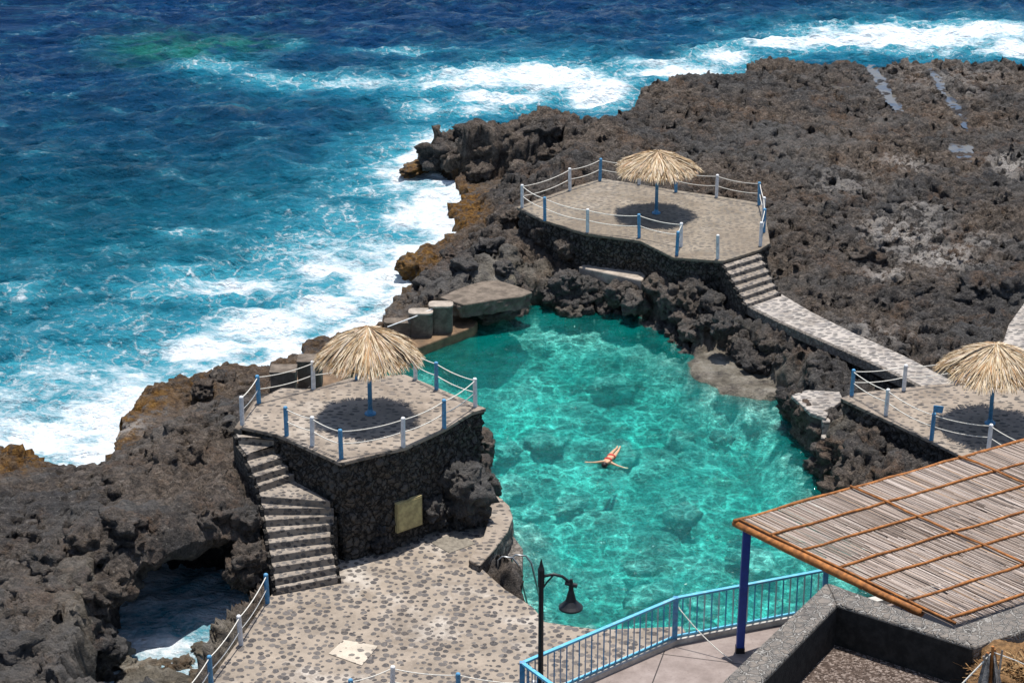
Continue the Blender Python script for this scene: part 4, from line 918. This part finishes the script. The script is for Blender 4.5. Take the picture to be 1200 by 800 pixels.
def railing():
    t = thing('metal_railing', 'blue metal railing with thin balusters along the upper terrace', 'railing', tuple(R1))
    up = Vector((0,0,1))
    for a, b in ((RB,R0),(R0,R1),(R1,R2)):
        mb = MB(); mb.bar(a+up*1.09, b+up*1.09, .085, .055); mb.build('top_rail', LBLUE, t, bevel=.008)
        mb = MB(); mb.bar(a+up*.16, b+up*.16, .045, .04); mb.build('bottom_rail', LBLUE, t)
        L = (b-a).length; n = int(L/.165)
        for k in range(1, n):
            p = a.lerp(b, k/n); mb = MB(); mb.bar(p+up*.18, p+up*1.06, .028, .028); o = mb.build('baluster', BLUE if k % 2 else GREYP, t)
    for p in (RB,R0,R1,R2):
        mb = MB(); mb.bar(p+up*.0, p+up*1.12, .11, .11); mb.build('post', BLUE, t, bevel=.01)
railing()
a, b = Vector((R1.x,R1.y,ZT+.95)), Vector(at(858,774,ZT+.02)); mb = MB(); mb.tube([a.lerp(b,k/8)-Vector((0,0,.10*4*(k/8)*(1-k/8))) for k in range(9)], .012, 5)
tag(mb.build('guy_rope', ROPE, None, True), 'white cord slung from the railing post to the foot of the blue pergola post', 'rope')
def lamp():
    p = R0.lerp(R1,.13)+Vector((-.06,.30,0)); p = Vector((*xy(633.5,800,ZT+.55),ZT)); 
    t = thing('street_lamp', 'black iron lamp post with hanging bell shaped lantern in front of the pool', 'lamp post', (p.x,p.y,ZT-.3))
    top = 3.28
    mb = MB(); mb.tube([(p.x,p.y,ZT-.3),(p.x,p.y,ZT+.6),(p.x,p.y,ZT+.65),(p.x,p.y,ZT+top-.5)], [.085,.085,.06,.052], 10); mb.tube([(p.x,p.y,ZT+top-.5),(p.x,p.y,ZT+top-.12),(p.x,p.y,ZT+top-.05),(p.x,p.y,ZT+top+.12)], [.07,.07,.045,.008], 10); mb.build('pole', BLACK, t)
    az = ZT+top-.32
    mb = MB(); pts = [(p.x+q[0],p.y+q[0]*-.05,az+q[1]) for q in ((0,0),(.08,.06),(.25,.10),(.42,.06),(.55,-.05),(.66,-.17))]; mb.tube(pts, .032, 8)
    mb.tube([(p.x,p.y,az-.28),(p.x+.12,p.y,az-.08),(p.x+.25,p.y,az+.08)], .018, 6); mb.build('arm', BLACK, t, smooth=True)
    lx = p.x+.60; ly = p.y-.03; lz = az-.10
    mb = MB(); mb.tube([(lx-.12,ly,lz+.02),(lx+.12,ly,lz-.05)], .045, 8)
    mb.lathe((lx,ly,lz), [(.03,.10),(.045,.0),(.05,-.14),(.08,-.26),(.11,-.38),(.19,-.47),(.245,-.52),(.245,-.555),(.22,-.555),(.08,-.42),(.02,-.40)], 22)
    mb.build('lantern', BLACK, t)
lamp()
# ------------------------------------------------------------------ pergola
ZP = 13.0
def pergola():
    C0 = Vector(at(863,611,ZP)); A = (Vector(at(1200,517,ZP))-C0); B = (Vector(at(1075,713,ZP))-C0); LA = A.length; LB = B.length; A.normalize(); B.normalize()
    t = thing('reed_pergola', 'reed roofed pergola with orange timber battens on a deep blue post', 'pergola', (C0.x,C0.y,ZT))
    la, lb = LA*1.35, LB*1.18; r = random.Random(4); items = []
    n = int(la/.0205)
    up = Vector((0,0,1))
    for i in range(n):
        s_ = .05+(la-.1)*i/n; k = 0.; 
        while k < lb:
            L = r.uniform(1.2,3.2); e = min(lb, k+L); jit = r.uniform(-.012,.012)
            p0 = C0+A*(s_+jit)+B*(k+.03)+up*(.02+r.uniform(0,.02)); p1 = C0+A*(s_+jit+r.uniform(-.02,.02))+B*e+up*(.02+r.uniform(0,.02))
            items.append(([p0, p0.lerp(p1,.5), p1], r.uniform(.0095,.0135), min(1,max(0,r.gauss(.52,.24))), r.uniform(-.4,.4)))
            k = e+.004
    for i in range(int(la/.017)):
        s_ = la*i/int(la/.017); p0 = C0+A*(s_+r.uniform(-.01,.01))+B*.03+up*r.uniform(-.01,.01); p1 = p0+A*r.uniform(-.03,.03)+B*(lb-.04); items.append(([p0, p0.lerp(p1,.5), p1], .0115, r.uniform(.0,.45), r.uniform(-.3,.3)))
    o = strips(items, 'reed_mat', REED, t, local=False)
    def pole(a, b, rad, nm='batten', wob=.012):
        L = (b-a).length; m = max(4, int(L/.5)); pts = [a.lerp(b,k/m)+Vector((r.gauss(0,wob),r.gauss(0,wob),r.gauss(0,wob*.6))) for k in range(m+1)]
        mb = MB(); mb.tube(pts, [rad*r.uniform(.88,1.1) for _ in pts], 8); mb.build(nm, LOG, t, smooth=True)
    f = lambda u, w, z=0: C0+A*u+B*w+up*z
    pole(f(-.05,0,.03), f(la,0,.03), .038, 'edge_beam'); pole(f(0,-.08,-.06), f(0,LB*1.02,-.06), .085, 'edge_beam', .006); pole(f(.05,.0,.05), f(.05,lb,.05), .028, 'edge_beam', .004)
    # batten positions along B measured from the corner
    for w in (.195,.375,.57,.725,.945,1.14): pole(f(.03,w*LB,.055), f(la,w*LB,.055), .030)
    for u in (.378,.76,1.15): pole(f(u*LA,0,.09), f(u*LA,lb,.09), .027)
    for w in (.5,1.0): pole(f(.0,w*LB,-.08), f(la,w*LB,-.08), .06, 'rafter')
    b0 = Vector(at(867,763,ZT)); mb = MB()
    tp = f(.16,.14,-.12); mb.bar((b0.x,b0.y,ZT+.12),(tp.x,tp.y,ZP-.10),.17,.17); mb.build('post', DBLUE, t, bevel=.012)
    mb = MB(); mb.bar((b0.x,b0.y,ZT),(b0.x,b0.y,ZT+.13),.19,.19); mb.build('post_foot', BLACK, t)
    q = f(la-.2,.2); mb = MB(); mb.bar((q.x,q.y,ZT),(q.x,q.y,ZP-.1),.17,.17); mb.build('post', DBLUE, t)
pergola()
# ------------------------------------------------------------------ stone building with parapet
def building():
    z = 13.12; o0, i0 = Vector(at(969,681,z)), Vector(at(981,707,z)); o1 = Vector(at(845,799,z)); i1 = Vector(at(891,800,z)); o2 = Vector(at(1125,738,z)); i2 = Vector(at(1140,757,z))
    e1 = (o1-o0).normalized(); e2 = (o2-o0).normalized()
    o1 = o0+(o1-o0)*1.9; i1 = i0+(i1-i0)*2.2; o2 = o0+(o2-o0)*1.0; i2 = i0+(i2-i0)*1.0
    t = thing('stone_building', 'flat roofed stone building with thick rubble parapet below the pergola', 'building', (o0.x,o0.y,ZT))
    mb = MB(); mb.prism([o0[:2],o1[:2],i1[:2],i0[:2]], 12.0, z); mb.prism([o0[:2],i0[:2],i2[:2],o2[:2]], 12.0, z-.002)
    ob = mb.build('parapet', PARAM, t, bevel=.05)
    brn = P([(1117,735),(1200,706),(1290,680),(1290,720),(1200,738),(1142,757)], z); mb = MB(); mb.prism(brn, 12.0, z-.006); mb.build('parapet', PARAM, t, bevel=.05)
    DK = plain('shade-dark mossy render', (.022,.02,.018), .9, .5, 5, .02)  # shade of the inner parapet faces put into the dark mossy plaster colour
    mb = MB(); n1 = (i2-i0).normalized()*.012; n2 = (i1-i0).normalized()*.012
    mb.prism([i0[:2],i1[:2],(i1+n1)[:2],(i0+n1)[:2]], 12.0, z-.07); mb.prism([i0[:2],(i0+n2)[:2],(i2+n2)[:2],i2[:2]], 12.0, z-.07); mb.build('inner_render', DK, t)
    mb = MB(); k = (i1-i0)+(i2-i0); q = i0+k
    mb.prism([i0[:2],i1[:2],(i1+(i2-i0))[:2],i2[:2]], 11.8, 12.22); mb.build('roof', GRAVEL, t)
    g_ = lambda p: (p+(o0-p)*.012)[:2]
    mb = MB(); mb.prism([o0[:2],o1[:2],(o1+(o2-o0))[:2],o2[:2]], ZT-.2, 12.0); mb.build('wall', PARAM, t)
    return i2, o2
i2, o2 = building()
def brush():
    r = random.Random(9); c = Vector(at(1196,785,12.9)); items = []
    V, Fc = lump((0,0,0), 1.0, 41, 4, (.85,.75,.6))
    t = thing('brush_pile', 'heap of dry brown palm brush at the bottom right corner of the photo', 'brush pile', (c.x,c.y,12.2))
    mk('heap', V+np.array([c.x,c.y,12.5]), Fc, plain('brown straw', (.20,.11,.045), .95, .5, 12, .05), t, True)
    for i in range(900):
        a = r.uniform(0,6.28); q = math.sqrt(r.random())*.85; h_ = .56*(1-q*q*.9)
        p0 = Vector((c.x+q*math.cos(a), c.y+q*.9*math.sin(a), 12.5+h_)); dv = Vector((r.gauss(0,.2),r.gauss(0,.2)-.05,r.uniform(-.12,.1)))
        items.append(([p0-dv, p0, p0+dv+Vector((0,0,-.04))], r.uniform(.006,.014), r.random(), r.uniform(-1,1)))
    strips(items, 'dry_stalks', STRAW, t, local=False)
brush()
def bundle():
    r = random.Random(12); b = Vector(at(1160,812,12.9)); t = thing('net_bundle', 'bundle of weathered poles and grey netting leaning on the parapet by the brush pile', 'net bundle', (b.x,b.y,12.2))
    top = Vector((b.x-.02,b.y+.1,13.72)); GP = plain('weathered grey pole', (.22,.19,.165), .8, .4, 12)
    for i in range(7):
        p = b+Vector((r.uniform(-.30,.30),r.uniform(-.22,.25),0)); p.z = 12.25
        mb = MB(); mb.tube([p, p.lerp(top,.55)+Vector((r.gauss(0,.05),0,0)), top+Vector((r.gauss(0,.10),r.gauss(0,.05),r.uniform(-.12,.12)))], r.uniform(.018,.035), 7); mb.build('pole', GP if i % 2 else LOG, t)
    V = []; Fc = []; n = 26; m = 12
    for j in range(m+1):
        for i in range(n):
            a = 2*math.pi*i/n; q = j/m; rr = (.08+.24*q)*(1+.22*math.sin(5*a+q*2)+.12*math.sin(9*a))
            V.append((top.x+(b.x-top.x)*q+rr*math.cos(a)*.9, top.y+(b.y-top.y)*q+rr*math.sin(a)*.8, top.z-.05-1.1*q))
    Fc = [(j*n+i,j*n+(i+1)%n,(j+1)*n+(i+1)%n,(j+1)*n+i) for j in range(m) for i in range(n) if (i % 9) > 2]
    mk('netting', V, Fc, plain('grey netting', (.24,.225,.21), .9, .6, 9, .02, .2, (.10,.09,.085)), t, True)
    # thin white cords
    mb = MB(); mb.tube([top, top+Vector((.5,.1,-.25)), top+Vector((1.0,.2,-.55))], .012, 5); mb.tube([top+Vector((0,0,-.05)), b+Vector((-.9,-.1,-.2))], .016, 5); mb.build('cord', ROPE, t)
bundle()
# ------------------------------------------------------------------ camera, light, world
cam = bpy.data.cameras.new('camera'); co = bpy.data.objects.new('camera', cam); COL.objects.link(co)
co.location = (0,0,HC); co.rotation_euler = (math.pi/2-PIT,0,0); cam.sensor_width = 36; cam.lens = F/1200*36; cam.clip_start = .5; cam.clip_end = 6000
S.camera = co
sv = Vector((.055,.165,.985)).normalized(); el = math.asin(sv.z); azr = math.atan2(sv.x, sv.y)
sun = bpy.data.lights.new('sun','SUN'); so = bpy.data.objects.new('sun', sun); COL.objects.link(so)
sun.energy = 4.7; sun.angle = math.radians(.5); sun.color = (1,.965,.91); so.rotation_euler = sv.to_track_quat('Z','Y').to_euler(); so.location = (0,80,60)
W = bpy.data.worlds.new('World'); S.world = W; W.use_nodes = True; nt = W.node_tree; nt.nodes.clear()
ou = nt.nodes.new('ShaderNodeOutputWorld'); bg = nt.nodes.new('ShaderNodeBackground'); sk = nt.nodes.new('ShaderNodeTexSky')
sk.sky_type = 'NISHITA'; sk.sun_disc = False; sk.sun_elevation = el; sk.sun_rotation = azr
bg.inputs[1].default_value = .115; nt.links.new(sk.outputs[0], bg.inputs[0]); nt.links.new(bg.outputs[0], ou.inputs[0])
S.view_settings.view_transform = 'Standard'; S.view_settings.look = 'None'; S.view_settings.exposure = 0.38; S.view_settings.gamma = 1; S.view_settings.use_curve_mapping = False
S.cycles.use_denoising = True; S.cycles.max_bounces = 6; S.cycles.diffuse_bounces = 3; S.cycles.glossy_bounces = 2; S.cycles.transparent_max_bounces = 12
